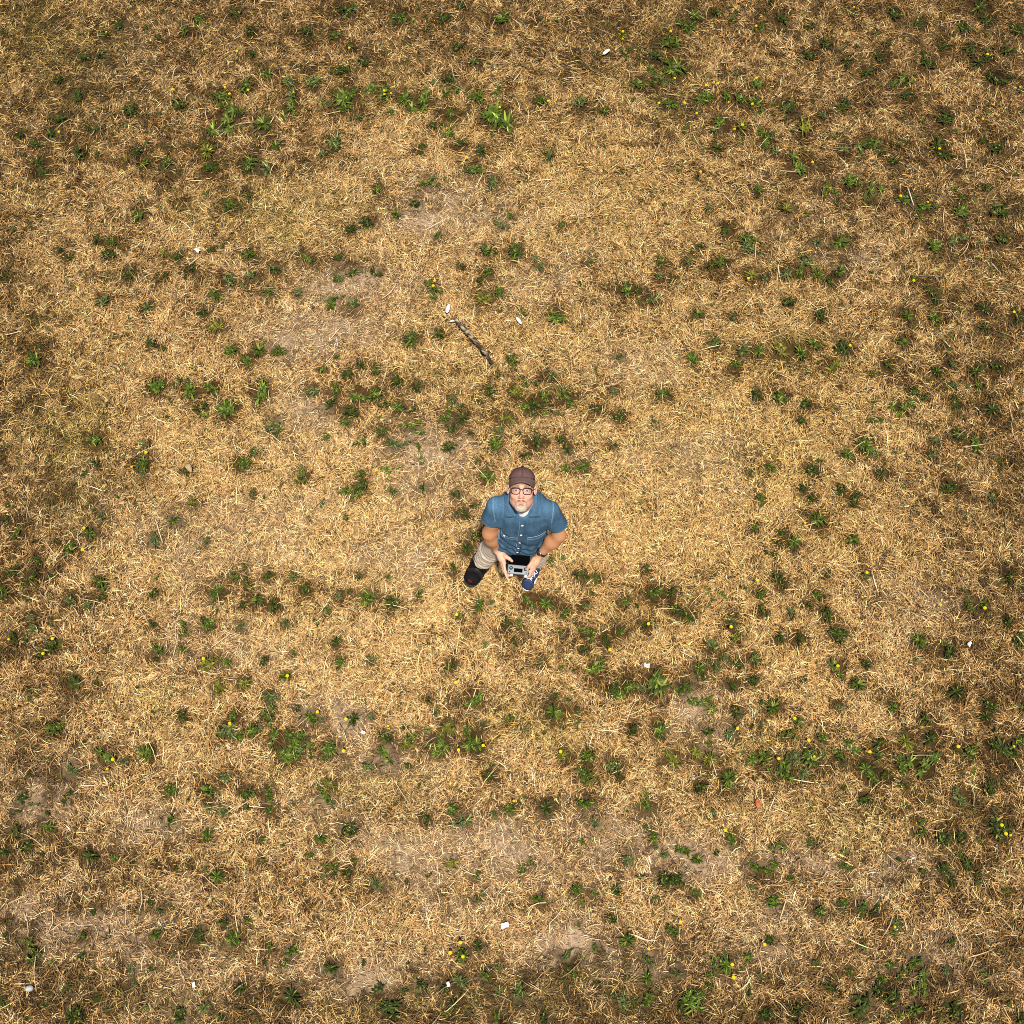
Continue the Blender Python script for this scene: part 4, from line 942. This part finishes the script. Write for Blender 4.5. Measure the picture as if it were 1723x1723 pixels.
    tube(V2, F2, [front(px_line(z) - .0165, z, .0035)[0] for z in zs], .0013, 4)
    link("seam", mesh("seam", V2, F2), light, sh)
    def disc(p, nrm, r, name, parent, m):
        V3, F3 = [], []
        tube(V3, F3, [p - nrm * .001, p + nrm * .0015, p + nrm * .003], [r, r, r * .8], 12)
        me3 = mesh(name, V3, F3); return link(name, me3, m, parent)
    for z in (1.365, 1.268, 1.170, 1.078, .995):
        p, nn = front(px_line(z), z, .0045); disc(p, nn, .0078, "button", sh, white)
    # breast pockets
    for cx, flip in ((-.028, 1), (.150, -1)):
        V2, F2, zt, zb, wd = [], [], 1.235, 1.105, .055
        N = 9
        for iz in range(N):
            for ix in range(N):
                zz = zt + (zb - zt) * iz / (N - 1) - (.016 * (1 - abs(2 * ix / (N - 1) - 1)) if iz == N - 1 else 0)
                V2.append(front(cx + wd * (2 * ix / (N - 1) - 1), zz, .0035)[0])
        for iz in range(N - 1):
            for ix in range(N - 1): F2.append((iz * N + ix, iz * N + ix + 1, (iz + 1) * N + ix + 1, (iz + 1) * N + ix))
        mp = mesh("pocket", V2, F2); set_col(mp, np.tile(np.array([[.046, .104, .178]]), (len(V2), 1)))
        pk = link("pocket", mp, SHM, sh)
        V3, F3 = [], []
        pt = [front(cx + wd * t, 1.237, .006)[0] for t in np.linspace(-1, 1, 12)]
        tube(V3, F3, pt, .0017 if flip < 0 else .0011, 4)
        for t in (-1, 1): tube(V3, F3, [front(cx + wd * t, z, .004)[0] for z in np.linspace(1.237, 1.105, 10)], .0008, 4)
        tube(V3, F3, [front(cx + wd * t, 1.216 - .010 * (1 - abs(t)), .005)[0] for t in np.linspace(-1, 1, 14)], .0008, 4)
        link("pocket_seam", mesh("pocket_seam", V3, F3), light, sh)
        if flip > 0:
            p, nn = front(cx - .018, 1.226, .006); disc(p, nn, .0070, "pocket_button", sh, white)
    # collar: a stand round the neck and two pointed leaves folded over it
    V2, F2 = [], []; NI, NJ = 44, 7
    for i in range(NI + 1):
        t = i / NI; ang = R(-90 + 14) + R(332) * t              # from one front edge round the back to the other
        nx, ny = math.cos(ang), math.sin(ang); fr = max(0, -ny) ** 3
        top = np.array([.066 + .066 * nx, 2.358 + .062 * ny - .030 * fr, 1.500 + .016 * ny - .080 * fr])
        low = top + np.array([nx * .034, ny * .034, -.034])
        sg = 1 if nx > 0 else -1; tip = smoothstep(.62, .98, abs(2 * t - 1))
        low = low * (1 - tip) + (top + np.array([sg * .078, -.004, -.004])) * tip
        for j in range(NJ + 1):
            q = j / NJ; V2.append(top * (1 - q) + low * q + np.array([nx * .3, ny * .3, 1]) * .009 * math.sin(math.pi * min(1, q * 1.2)))
    for i in range(NI):
        for j in range(NJ): F2.append((i * (NJ + 1) + j, i * (NJ + 1) + j + 1, (i + 1) * (NJ + 1) + j + 1, (i + 1) * (NJ + 1) + j))
    # keep the leaf above the shirt
    out = []
    for p in V2:
        h = bvh.find_nearest(Vector(p))
        if h[0] is not None and (Vector(p) - h[0]).dot(h[1]) < .006 and h[3] < .03:
            p = np.array(h[0]) + np.array(h[1]) * .006
        out.append(p)
    V2 = out
    mc = mesh("collar", V2, F2)
    edge = np.array([1.0 if (k % (NJ + 1)) >= NJ else 0.0 for k in range(len(V2))])
    set_col(mc, lerp(np.tile(np.array([[.056, .122, .205]]), (len(V2), 1)), (.24, .35, .46), edge * .6))
    co = link("collar", mc, SHM, sh)
    sd = co.modifiers.new("cloth", 'SOLIDIFY'); sd.thickness = .004; sd.offset = 1
    return sh
SHIRT = build_shirt()

# white undershirt showing in the open collar
def build_undershirt():
    vx = Vox((-.10, 2.20, 1.25), (.24, 2.48, 1.53), .004)
    vx.loft([(1.28, .066, 2.335, .12, .095), (1.38, .066, 2.338, .11, .088), (1.44, .066, 2.342, .078, .078), (1.475, .066, 2.345, .066, .070)], .01)
    V, Q = vx.mesh(); V = smooth_verts(V, Q, 1)
    u = link("undershirt", quads_mesh("undershirt", V, Q), mat("white_jersey", (.74, .77, .82), rough=.9, noise=(200, .06)), PERSON)
    V2, F2 = [], []
    tube(V2, F2, [(.066 + .066 * math.cos(t), 2.345 + .072 * math.sin(t), 1.474) for t in np.linspace(0, 2 * math.pi, 32, endpoint=False)], .005, 6, closed=True)
    link("neckband", mesh("neckband", V2, F2), u.data.materials[0], u)
build_undershirt()

# ------------------------------------------------------------------ trousers
def build_trousers():
    vx = Vox((-.40, 2.10, .02), (.36, 2.56, 1.0), .0042)
    def fold(X, Y, Z): return .002 * np.sin(55 * Z + 12 * X) * np.clip((.5 - Z) / .3, 0, 1)
    vx.loft([(.76, .028, 2.33, .165, .112), (.84, .030, 2.325, .170, .122), (.96, .038, 2.318, .162, .118)], .02)
    vx.chain([(-.070, 2.325, .82), (-.150, 2.332, .52), (-.204, 2.333, .295)], [.098, .074, .067], .03)
    vx.chain([(.120, 2.325, .82), (.155, 2.355, .48), (.184, 2.405, .075)], [.096, .072, .066], .03)
    e = np.array((-.206, 2.333, .290)); ax = np.array((-.06, 0, -.235)); ax /= np.linalg.norm(ax)
    vx.op(lambda X, Y, Z: -((X - e[0]) * ax[0] + (Y - e[1]) * ax[1] + (Z - e[2]) * ax[2]), e - .10, e + .10, .006, 's')
    vx.cone(e - ax * .03, e + ax * .05, .056, .066, .004, 's')
    e2 = np.array((.184, 2.405, .055)); vx.op(lambda X, Y, Z: Z - e2[2], e2 - .10, e2 + np.array((.1, .1, .0)), .004, 's')
    V, Q = vx.mesh()
    V = smooth_verts(V, Q, 2)
    x, y, z = V.T
    w = .0022 * np.sin(52 * z + 24 * x + 4 * np.sin(30 * y)) * fbm(x + y, z, .09, 351) * 1.6 + .002 * np.sin(110 * (x * .7 + z))
    d = V - np.stack([np.where(x < .03, -.16, .15), np.full_like(y, 2.35), z], 1); d /= np.linalg.norm(d, axis=1)[:, None] + 1e-9
    V = V + d * (w * np.clip((.75 - z) / .2, 0, 1))[:, None]
    me = quads_mesh("trousers", V, Q)
    link("trousers", me, mat("khaki_twill", (.60, .525, .44), rough=.9, spec=.15, noise=(60, .12), bump=(300, .3, .002)), PERSON)
build_trousers()

# ------------------------------------------------------------------ black walking boot on one foot
def build_boot():
    toe, heel, ank = np.array((-.292, 2.272, .05)), np.array((-.214, 2.430, .055)), np.array((-.224, 2.372, .14))
    ax = (toe - heel); ax[2] = 0; ax /= np.linalg.norm(ax); sd = np.array([-ax[1], ax[0], 0])
    vx = Vox((-.42, 2.12, 0), (-.12, 2.50, .36), .004)
    vx.cone(heel, toe, .052, .050, .03)
    vx.cone(heel + sd * .022, toe + sd * .026, .042, .034, .02); vx.cone(heel - sd * .022, toe - sd * .026, .042, .034, .02)
    vx.cone(ank + (0, 0, -.05), (-.207, 2.340, .36), .068, .058, .03)
    vx.cone(ank + ax * .06 + (0, 0, -.05), ank + (0, 0, .03), .052, .058, .03)
    vx.op(lambda X, Y, Z: Z - .022, (-.5, 2.0, -.05), (0, 2.6, .022), .004, 's')
    t = toe + ax * .022 + np.array((0, 0, .014))
    vx.cone(t - ax * .006, t + ax * .05 + (0, 0, .02), .020, .026, .006, 's')              # open toe
    V, Q = vx.mesh(); V = smooth_verts(V, Q, 1)
    b = link("boot", quads_mesh("boot", V, Q), mat("black_boot_fabric", (.005, .005, .006), rough=.8, spec=.15, noise=(90, .4), bump=(250, .4, .003)), PERSON)
    b['label'] = "black padded walking boot with an open toe"
    # straps
    sm = mat("boot_strap", (.016, .016, .019), rough=.6)
    bv = BVHTree.FromPolygons([Vector(v) for v in V], [tuple(int(i) for i in q) for q in Q])
    for c in (ank + ax * .035 + (0, 0, -.035), ank + ax * .085 + (0, 0, -.065)):
        V2, F2 = [], []; N = 16
        for i in range(N + 1):
            a = math.pi * i / N
            d = sd * math.cos(a) + np.array((0, 0, 1)) * math.sin(a)
            for o_ in (-.012, .012):
                h = bv.ray_cast(Vector(c + ax * o_ + d * .2), Vector(-d))
                V2.append(np.array(h[0]) + d * .003 if h[0] is not None else c + ax * o_ + d * .06)
        for i in range(N): F2.append((2 * i, 2 * i + 1, 2 * i + 3, 2 * i + 2))
        o = link("strap", mesh("strap", V2, F2), sm, b); m = o.modifiers.new("t", 'SOLIDIFY'); m.thickness = .004
    # sole
    V2, F2 = [], []; N = 28
    for z, g in ((.004, .0), (.014, .004), (.024, .003)):
        for i in range(N):
            a = 2 * math.pi * i / N; c = (heel + toe) / 2; L = np.linalg.norm((toe - heel)[:2]) / 2 + .056
            q = ax * (np.sign(math.cos(a)) * abs(math.cos(a)) ** .75) * (L + g) + sd * (np.sign(math.sin(a)) * abs(math.sin(a)) ** .75) * (.062 + g)
            V2.append(np.array((c[0] + q[0], c[1] + q[1], z)))
    for k in range(2):
        for i in range(N): F2.append((k * N + i, k * N + (i + 1) % N, (k + 1) * N + (i + 1) % N, (k + 1) * N + i))
    F2.append(tuple(range(2 * N, 3 * N))); F2.append(tuple(range(N))[::-1])
    link("sole", mesh("sole", V2, F2, False), mat("black_rubber", (.012, .012, .013), rough=.7), b)
    # red sock toe in the opening
    vx = Vox(t - .06, t + .06, .0035)
    vx.ell(t + (0, 0, -.002), (.024, .016, .014), np.stack([sd, ax, np.array((0, 0, 1.0))], 1), .004)
    V3, Q3 = vx.mesh()
    s = link("sock", quads_mesh("sock", V3, Q3), mat("red_sock", (.06, .005, .004), rough=.9, noise=(150, .2)), PERSON)
    s['label'] = "red sock toe showing at the end of the boot"
build_boot()

# ------------------------------------------------------------------ navy canvas sneaker
def build_shoe():
    toe, heel = np.array((.103, 2.205, 0)), np.array((.196, 2.440, 0))
    ax = toe - heel; L = np.linalg.norm(ax); ax /= L; sd = np.array([-ax[1], ax[0], 0])    # sd points to the sneaker's inner side
    M = np.stack([sd, ax, np.array((0, 0, 1.0))], 1)
    def S(a, f, z): return heel + sd * a + ax * f + np.array((0, 0, z))
    def outline(i, N, g=0.0):
        a = 2 * math.pi * i / N; ca, sa = math.cos(a), math.sin(a)
        f = L / 2 + ca * (L / 2 + .018 + g); t = (f + .018) / (L + .036)
        w = (.036 + .017 * smoothstep(.25, .72, t)) * (1.0 - .10 * t * t)
        return np.sign(sa) * abs(sa) ** .68 * (w + g), f
    N = 44
    V, F = [], []
    for z, g in ((.002, -.004), (.006, -.001), (.024, -.001), (.027, -.004), (.027, -.014)):
        for i in range(N):
            a, f = outline(i, N, g); V.append(S(a, f, z))
    for k in range(4):
        for i in range(N): F.append((k * N + i, k * N + (i + 1) % N, (k + 1) * N + (i + 1) % N, (k + 1) * N + i))
    F.append(tuple(range(N))[::-1]); F.append(tuple(range(4 * N, 5 * N)))
    sole_me = mesh("sole", V, F)
    vx = Vox(np.minimum(toe, heel) - .09, np.maximum(toe, heel) + (.09, .09, .15), .0032)
    vx.cone(S(0, .02, .045), S(0, .13, .042), .036, .040, .03)
    vx.cone(S(0, .13, .040), S(.0, .228, .028), .042, .036, .03)
    vx.cone(S(.012, .226, .026), S(-.014, .218, .026), .033, .031, .02)
    vx.cone(S(0, .03, .06), S(0, .035, .095), .036, .040, .03)
    vx.op(lambda X, Y, Z: Z - .024, (-.5, 2.0, -.1), (.5, 2.7, .024), .003, 's')
    vx.cone(S(0, .032, .075), S(0, .03, .14), .030, .036, .004, 's')
    V2, Q2 = vx.mesh(); V2 = smooth_verts(V2, Q2, 1)
    P = (V2 - heel) @ M
    me = quads_mesh("shoe", V2, Q2)
    c = np.tile(np.array([[.020, .030, .085]]), (len(V2), 1)) * (.8 + .4 * fbm(V2[:, 0], V2[:, 1], .012, 401))[:, None]
    cap_seam = np.abs(P[:, 1] - (.206 + 6 * P[:, 0] ** 2)) < .0022
    c = lerp(c, (.075, .09, .15), cap_seam * 1.0)
    c = lerp(c, (.012, .018, .05), ((P[:, 1] > .06) & (P[:, 1] < .196) & (np.abs(P[:, 0]) < .014) & (P[:, 2] > .05)) * 1.0)
    set_col(me, c)
    shoe = link("shoe", me, mat("navy_canvas", attr="tone", rough=.85, spec=.2, noise=(250, .2)), PERSON)
    shoe['label'] = "navy canvas sneaker with white laces and sole"
    link("sole", sole_me, mat("white_rubber", (.78, .77, .73), rough=.6, noise=(90, .08)), shoe)
    bv = BVHTree.FromPolygons([Vector(v) for v in V2], [tuple(int(i) for i in q) for q in Q2])
    def on(a, f, up=.004):
        h = bv.ray_cast(Vector(S(a, f, .25)), Vector((0, 0, -1)))
        return np.array(h[0]) + np.array((0, 0, up)) if h[0] is not None else S(a, f, .07)
    lm = mat("white_lace", (.82, .81, .78), rough=.9)
    V3, F3 = [], []
    for k, f in enumerate((.138, .154, .170, .186)):
        s = 1 if k % 2 else -1
        tube(V3, F3, [on(s * -.020, f - .004), on(s * -.008, f, .006), on(s * .006, f + .005, .006), on(s * .020, f + .010)], .0042, 5, flat=.6)
        tube(V3, F3, [on(s * .020, f - .004), on(s * .006, f + .003, .009), on(s * -.018, f + .011)], .0036, 5, flat=.6)
    for s in (-1, 1):                                         # bow
        tube(V3, F3, [on(0, .126, .010), on(s * .018, .118, .014), on(s * .040, .130, .012), on(s * .030, .146, .009), on(s * .006, .130, .011)], .0032, 5, flat=.6)
        tube(V3, F3, [on(0, .126, .010), on(s * .020, .148, .011), on(s * .036, .170, .006)], .0026, 5, flat=.6)
    link("lace", mesh("lace", V3, F3), lm, shoe)
build_shoe()

# ------------------------------------------------------------------ wristwatch on the sneaker-side wrist
def build_watch():
    ax = (WR_S - EL_S) / np.linalg.norm(WR_S - EL_S); c = WR_S - ax * .016
    up = np.array((-.25, -.25, 1.0)); up -= ax * (up @ ax); up /= np.linalg.norm(up); sd = np.cross(ax, up)
    V, F = [], []; N = 24
    for o_, g in ((-.010, 0), (-.009, .003), (.009, .003), (.010, 0)):
        for i in range(N):
            a = 2 * math.pi * i / N; V.append(c + ax * o_ + (.0305 + g) * (math.cos(a) * sd + math.sin(a) * up))
    for k in range(3):
        for i in range(N): F.append((k * N + i, k * N + (i + 1) % N, (k + 1) * N + (i + 1) % N, (k + 1) * N + i))
    w = link("watch", mesh("watch", V, F), mat("black_strap", (.012, .011, .012), rough=.6), PERSON)
    V, F = [], []; p = c + up * .031
    tube(V, F, [p, p + up * .007, p + up * .009], [.017, .017, .0145], 20)
    link("case", mesh("case", V, F), mat("steel", (.62, .62, .60), rough=.3, metal=1.0), w)
    V, F = [], []
    tube(V, F, [p + up * .009, p + up * .0098], [.0135, .0130], 20)
    link("dial", mesh("dial", V, F), mat("dark_glass", (.02, .022, .025), rough=.1, spec=.6), w)
build_watch()
# ------------------------------------------------------------------ the controller and the phone clamped to it
def rbox(name, sx, sy, sz, bev, m, parent, loc, M=None, taper=None):
    bm = bmesh.new(); bmesh.ops.create_cube(bm, size=1)
    for v in bm.verts: v.co = Vector((v.co.x * sx, v.co.y * sy, v.co.z * sz))
    bmesh.ops.bevel(bm, geom=list(bm.edges), offset=bev, segments=3, profile=.6, affect='EDGES')
    if taper: taper(bm)
    me = bpy.data.meshes.new(name); bm.to_mesh(me); bm.free()
    for p in me.polygons: p.use_smooth = True
    if M is not None: me.transform(M)
    me.transform(Matrix.Translation(loc))
    return link(name, me, m, parent)
def build_controller():
    root = empty("remote_controller", (0, 0, 0))
    tag(root, "small grey two-stick drone controller held in both of the man's hands", "controller")
    o = Vector((.040, 2.082, .872))
    zax = Vector((-.02, -.10, 1)).normalized(); xax = Vector((1, -.10, -.02)); xax = (xax - zax * xax.dot(zax)).normalized(); yax = zax.cross(xax)
    M = Matrix((xax, yax, zax)).transposed().to_4x4()
    T = Matrix.Translation(o) @ M
    def part(name, sx, sy, sz, bev, m, x, y, z, parent=root, taper=None):
        bm = bmesh.new(); bmesh.ops.create_cube(bm, size=1)
        for v in bm.verts: v.co = Vector((v.co.x * sx + x, v.co.y * sy + y, v.co.z * sz + z))
        bmesh.ops.bevel(bm, geom=list(bm.edges), offset=bev, segments=3, profile=.6, affect='EDGES')
        if taper: taper(bm)
        me = bpy.data.meshes.new(name); bm.to_mesh(me); bm.free(); me.transform(T)
        for p in me.polygons: p.use_smooth = True
        return link(name, me, m, parent)
    grey = mat("grey_plastic", (.20, .235, .265), rough=.5, spec=.35)
    dark = mat("dark_plastic", (.022, .023, .026), rough=.5)
    black = mat("black_screen", (.002, .002, .003), rough=.9, spec=0.0)
    def waist(bm):
        for v in bm.verts:
            t = abs(v.co.x) / .068
            if v.co.y > 0: v.co.y += .006 * (t > .55)
            v.co.y -= .004 * (1 - min(1, t)) if v.co.y > 0 else 0
    part("shell", .136, .054, .026, .007, grey, 0, 0, 0, taper=waist)
    part("underside", .126, .050, .018, .006, dark, 0, -.001, -.016)
    part("display", .056, .026, .002, .0008, black, .001, -.003, .0140)
    def cyl(name, x, y, z0, z1, r0, r1, m, parent):
        V, F = [], []
        tube(V, F, [(x, y, z0), (x, y, (z0 + z1) / 2), (x, y, z1)], [r0, (r0 + r1) / 2, r1], 18)
        me = mesh(name, V, F); me.transform(T); return link(name, me, m, parent)
    for x in (-.047, .047):
        b = cyl("stick_base", x, .009, .012, .0152, .0125, .0115, dark, root)
        cyl("stick", x, .009, .0150, .0225, .0028, .0028, dark, b)
        cyl("stick_cap", x, .009, .0220, .0255, .0058, .0050, grey, b)
    for x in (-.054, .054): cyl("button", x, -.015, .012, .0148, .0042, .0038, dark, root)
    light = mat("pale_plastic", (.62, .64, .66), rough=.5)
    for x in (-.040, .052): part("antenna", .016, .016, .010, .003, light, x, -.033, -.010)
    for s in (-1, 1):
        part("clamp_arm", .010, .052, .010, .003, dark, s * .066, .040, -.006)
    ph = empty("smartphone", (0, 0, 0))
    tag(ph, "black smartphone clamped above the grey controller, dark screen facing up", "phone")
    T2 = T @ Matrix.Translation((0, .030, .004)) @ Matrix.Rotation(R(12), 4, 'X') @ Matrix.Translation((0, .036, 0))
    def part2(name, sx, sy, sz, bev, m, x, y, z):
        nonlocal T
        T0 = T; T = T2; r = part(name, sx, sy, sz, bev, m, x, y, z, ph); T = T0; return r
    part2("case", .142, .070, .009, .003, mat("black_case", (.006, .006, .007), rough=.7, spec=.1), 0, 0, 0)
    part2("screen", .134, .063, .0012, .0005, black, 0, 0, .0050)
build_controller()

# ------------------------------------------------------------------ things lying in the grass
def build_stick():
    a, b = np.array(ground(766, 540, .02)), np.array(ground(828, 613, .02)); V, F = [], []; N = 26
    r = np.random.default_rng(9)
    d = (b - a) / np.linalg.norm(b - a); s = np.array((-d[1], d[0]))
    pts, rad = [], []
    for i in range(N):
        t = i / (N - 1); bend = .012 * math.sin(math.pi * t) + .004 * r.normal()
        p = a + (b - a) * t + s * bend
        pts.append((p[0], p[1], .040 + .006 * math.sin(3 * t) + .002 * r.normal())); rad.append((.0150 + .008 * math.sin(math.pi * t ** .8)) * (1 - .35 * t) * r.uniform(.88, 1.12))
    tube(V, F, pts, rad, 10)
    for t, ang, L in ((.12, 1.9, .05), (.22, -2.0, .045), (.45, -.9, .03)):            # broken side twigs
        p = np.array(pts[int(t * N)]); dv = np.array((d[0] * math.cos(ang) - d[1] * math.sin(ang), d[0] * math.sin(ang) + d[1] * math.cos(ang), .2))
        tube(V, F, [p, p + dv * L * .6, p + dv * L], [.005, .0038, .0022], 6)
    me = mesh("stick", V, F)
    Vn = np.array(V); n = fbm(Vn[:, 0] * 1.0, Vn[:, 1], .014, 501); n2 = fbm(Vn[:, 0], Vn[:, 1] + Vn[:, 2] * 3, .03, 511)
    c = lerp(np.tile(np.array([[.030, .022, .015]]), (len(V), 1)), (.40, .31, .20), smoothstep(.54, .68, n))
    c = lerp(c, (.45, .36, .24), smoothstep(.55, .8, n2) * .6)
    set_col(me, c)
    tag(link("stick", me, mat("flaking_bark", attr="tone", rough=.95, noise=(120, .4), bump=(160, 1.0, .006))), "fallen stick with dark flaking bark lying behind the man", "stick")
build_stick()

def feather(u0, v0, u1, v1, width, label, curl=.012):
    """a white quill feather lying on the grass: a curved vane either side of a shaft"""
    z = .038
    a, b = np.array(ground(u0, v0, z)), np.array(ground(u1, v1, z)); d = b - a; L = np.linalg.norm(d); d /= L; s = np.array((-d[1], d[0]))
    V, F = [], []; N = 12
    for i in range(N + 1):
        t = i / N; w = width * (math.sin(math.pi * min(1, .10 + .88 * t)) ** .6) * (1 if 0 < i < N else .35)
        c = a + d * L * t
        for k in (-1, -.5, 0, .5, 1):
            q = c + s * w * .5 * k; V.append((q[0], q[1], z + curl * math.sin(math.pi * t) - .25 * abs(k) ** 2 * w + (.0015 if k == 0 else 0)))
    for i in range(N):
        for k in range(4): F.append((i * 5 + k, i * 5 + k + 1, i * 5 + k + 6, i * 5 + k + 5))
    o = link("feather", mesh("feather", V, F), WHITE, None)
    m = o.modifiers.new("t", 'SOLIDIFY'); m.thickness = .0025
    sh = []; SF = []
    tube(sh, SF, [tuple(V[i * 5 + 2]) for i in range(N + 1)], [.0018 - .0012 * i / N for i in range(N + 1)], 5)
    link("shaft", mesh("shaft", sh, SF), QUILL, o)
    tag(o, label, "feather", "white feathers lying in the grass")
WHITE = mat("white_feather", (.84, .83, .80), rough=.7, noise=(90, .05)); QUILL = mat("feather_quill", (.72, .68, .58), rough=.5)
feather(751.5, 526, 756, 512, .032, "long upright white feather beside the fallen stick's upper end")
feather(869, 534, 877, 545, .026, "slanting white feather lying between the fallen stick and a tall tuft")
feather(1015, 91, 1026, 83, .030, "short broad white feather far behind the man in bare grass")
feather(757, 541, 766, 540.5, .012, "thin pale feather touching the tip of the fallen stick")
def scrap(u, v, w, label, seed, m):
    """a crumpled bit of paper or down"""
    r = np.random.default_rng(seed); V, F = [], []; n = 5; x, y = ground(u, v, .03)
    an = r.uniform(0, 3.14)
    for i in range(n):
        for j in range(n):
            a, b = (i / (n - 1) - .5) * w * 1.3, (j / (n - 1) - .5) * w * .8
            V.append((x + a * math.cos(an) - b * math.sin(an) + r.normal(0, .002), y + a * math.sin(an) + b * math.cos(an) + r.normal(0, .002), .030 + w * .35 * abs(math.sin(3.0 * i + seed)) + r.normal(0, .003)))
    for i in range(n - 1):
        for j in range(n - 1): F.append((i * n + j, i * n + j + 1, (i + 1) * n + j + 1, (i + 1) * n + j))
    o = link("paper_scrap", mesh("paper_scrap", V, F, False), m); q = o.modifiers.new("t", 'SOLIDIFY'); q.thickness = .002
    tag(o, label, "litter", "pale scraps lying in the grass")
PAPER = mat("white_paper", (.80, .77, .78), rough=.8); LILAC = mat("mauve_paper", (.55, .46, .48), rough=.8)
scrap(850, 1557, .040, "crumpled white scrap lying in open grass in front of the man", 3, PAPER)
scrap(1088, 1120, .034, "mauve-white scrap in the grass a little ahead of the sneaker", 4, LILAC)
scrap(332, 422, .034, "small white scrap far behind the man on his booted side", 5, PAPER)
scrap(754, 1656, .022, "tiny white scrap between two weeds at the near edge", 6, PAPER)
scrap(326, 1657, .024, "tiny white scrap in olive grass at the near booted-side corner", 7, PAPER)
scrap(1631, 1084, .026, "small grey-white scrap far out on the sneaker side", 8, PAPER)
scrap(611, 1232, .022, "tiny pale scrap beside a dark flowering weed", 9, PAPER)
def build_pebble():
    x, y = ground(51, 1663); vx = Vox((x - .05, y - .05, -.02), (x + .05, y + .05, .06), .004)
    vx.ell((x, y, .018), (.026, .019, .018), None); vx.ell((x + .010, y + .004, .022), (.016, .014, .014), None, .01)
    V, Q = vx.mesh(); tag(link("pebble", quads_mesh("pebble", V, Q), mat("grey_stone", (.36, .38, .40), rough=.9, noise=(120, .3), bump=(150, .6, .003))),
                          "grey pebble on worn soil near the corner on his booted side", "pebble")
build_pebble()
def twig(pts, rad, rgb, label):
    V, F = [], []; P = [(*ground(u, v, .035), .035 + dz) for u, v, dz in pts]
    tube(V, F, P, rad, 6); tag(link("twig", mesh("twig", V, F), mat("bleached_twig", rgb, rough=.9, noise=(80, .2))), label, "twig")
twig([(1527, 315, 0), (1530, 326, .01), (1534, 338, .008), (1538, 346, 0)], [.004, .0045, .004, .002], (.62, .55, .42), "curved bleached twig across two flowering weeds far behind")
twig([(1300, 1357, 0), (1312, 1362, .006), (1327, 1368, 0)], [.0035, .004, .003], (.58, .47, .26), "straight straw-coloured twig on bare turf near a reddish leaf")
def dry_leaf(u, v, w, rgb, label, seed):
    r = np.random.default_rng(seed); x, y = ground(u, v, .03); V, F = [], []; n = 7; an = r.uniform(0, 6.28)
    for i in range(n):
        t = i / (n - 1); ww = w * .42 * math.sin(math.pi * (.08 + .86 * t))
        for k in (-1, -.4, .4, 1):
            a, b = (t - .5) * w * 1.5, ww * k
            V.append((x + a * math.cos(an) - b * math.sin(an), y + a * math.sin(an) + b * math.cos(an), .030 + .4 * abs(k) * ww + .010 * math.sin(5 * t)))
    for i in range(n - 1):
        for k in range(3): F.append((i * 4 + k, i * 4 + k + 1, i * 4 + k + 5, i * 4 + k + 4))
    o = link("dry_leaf", mesh("dry_leaf", V, F), mat("dry_leaf", rgb, rough=.8, noise=(90, .35))); q = o.modifiers.new("t", 'SOLIDIFY'); q.thickness = .0015
    tag(o, label, "leaf")
dry_leaf(1275, 1352, .045, (.38, .12, .05), "curled reddish dead leaf on the ground out on the sneaker side", 12)
dry_leaf(318, 787, .050, (.30, .22, .12), "big curled tan dead leaf on the ground on his booted side", 14)
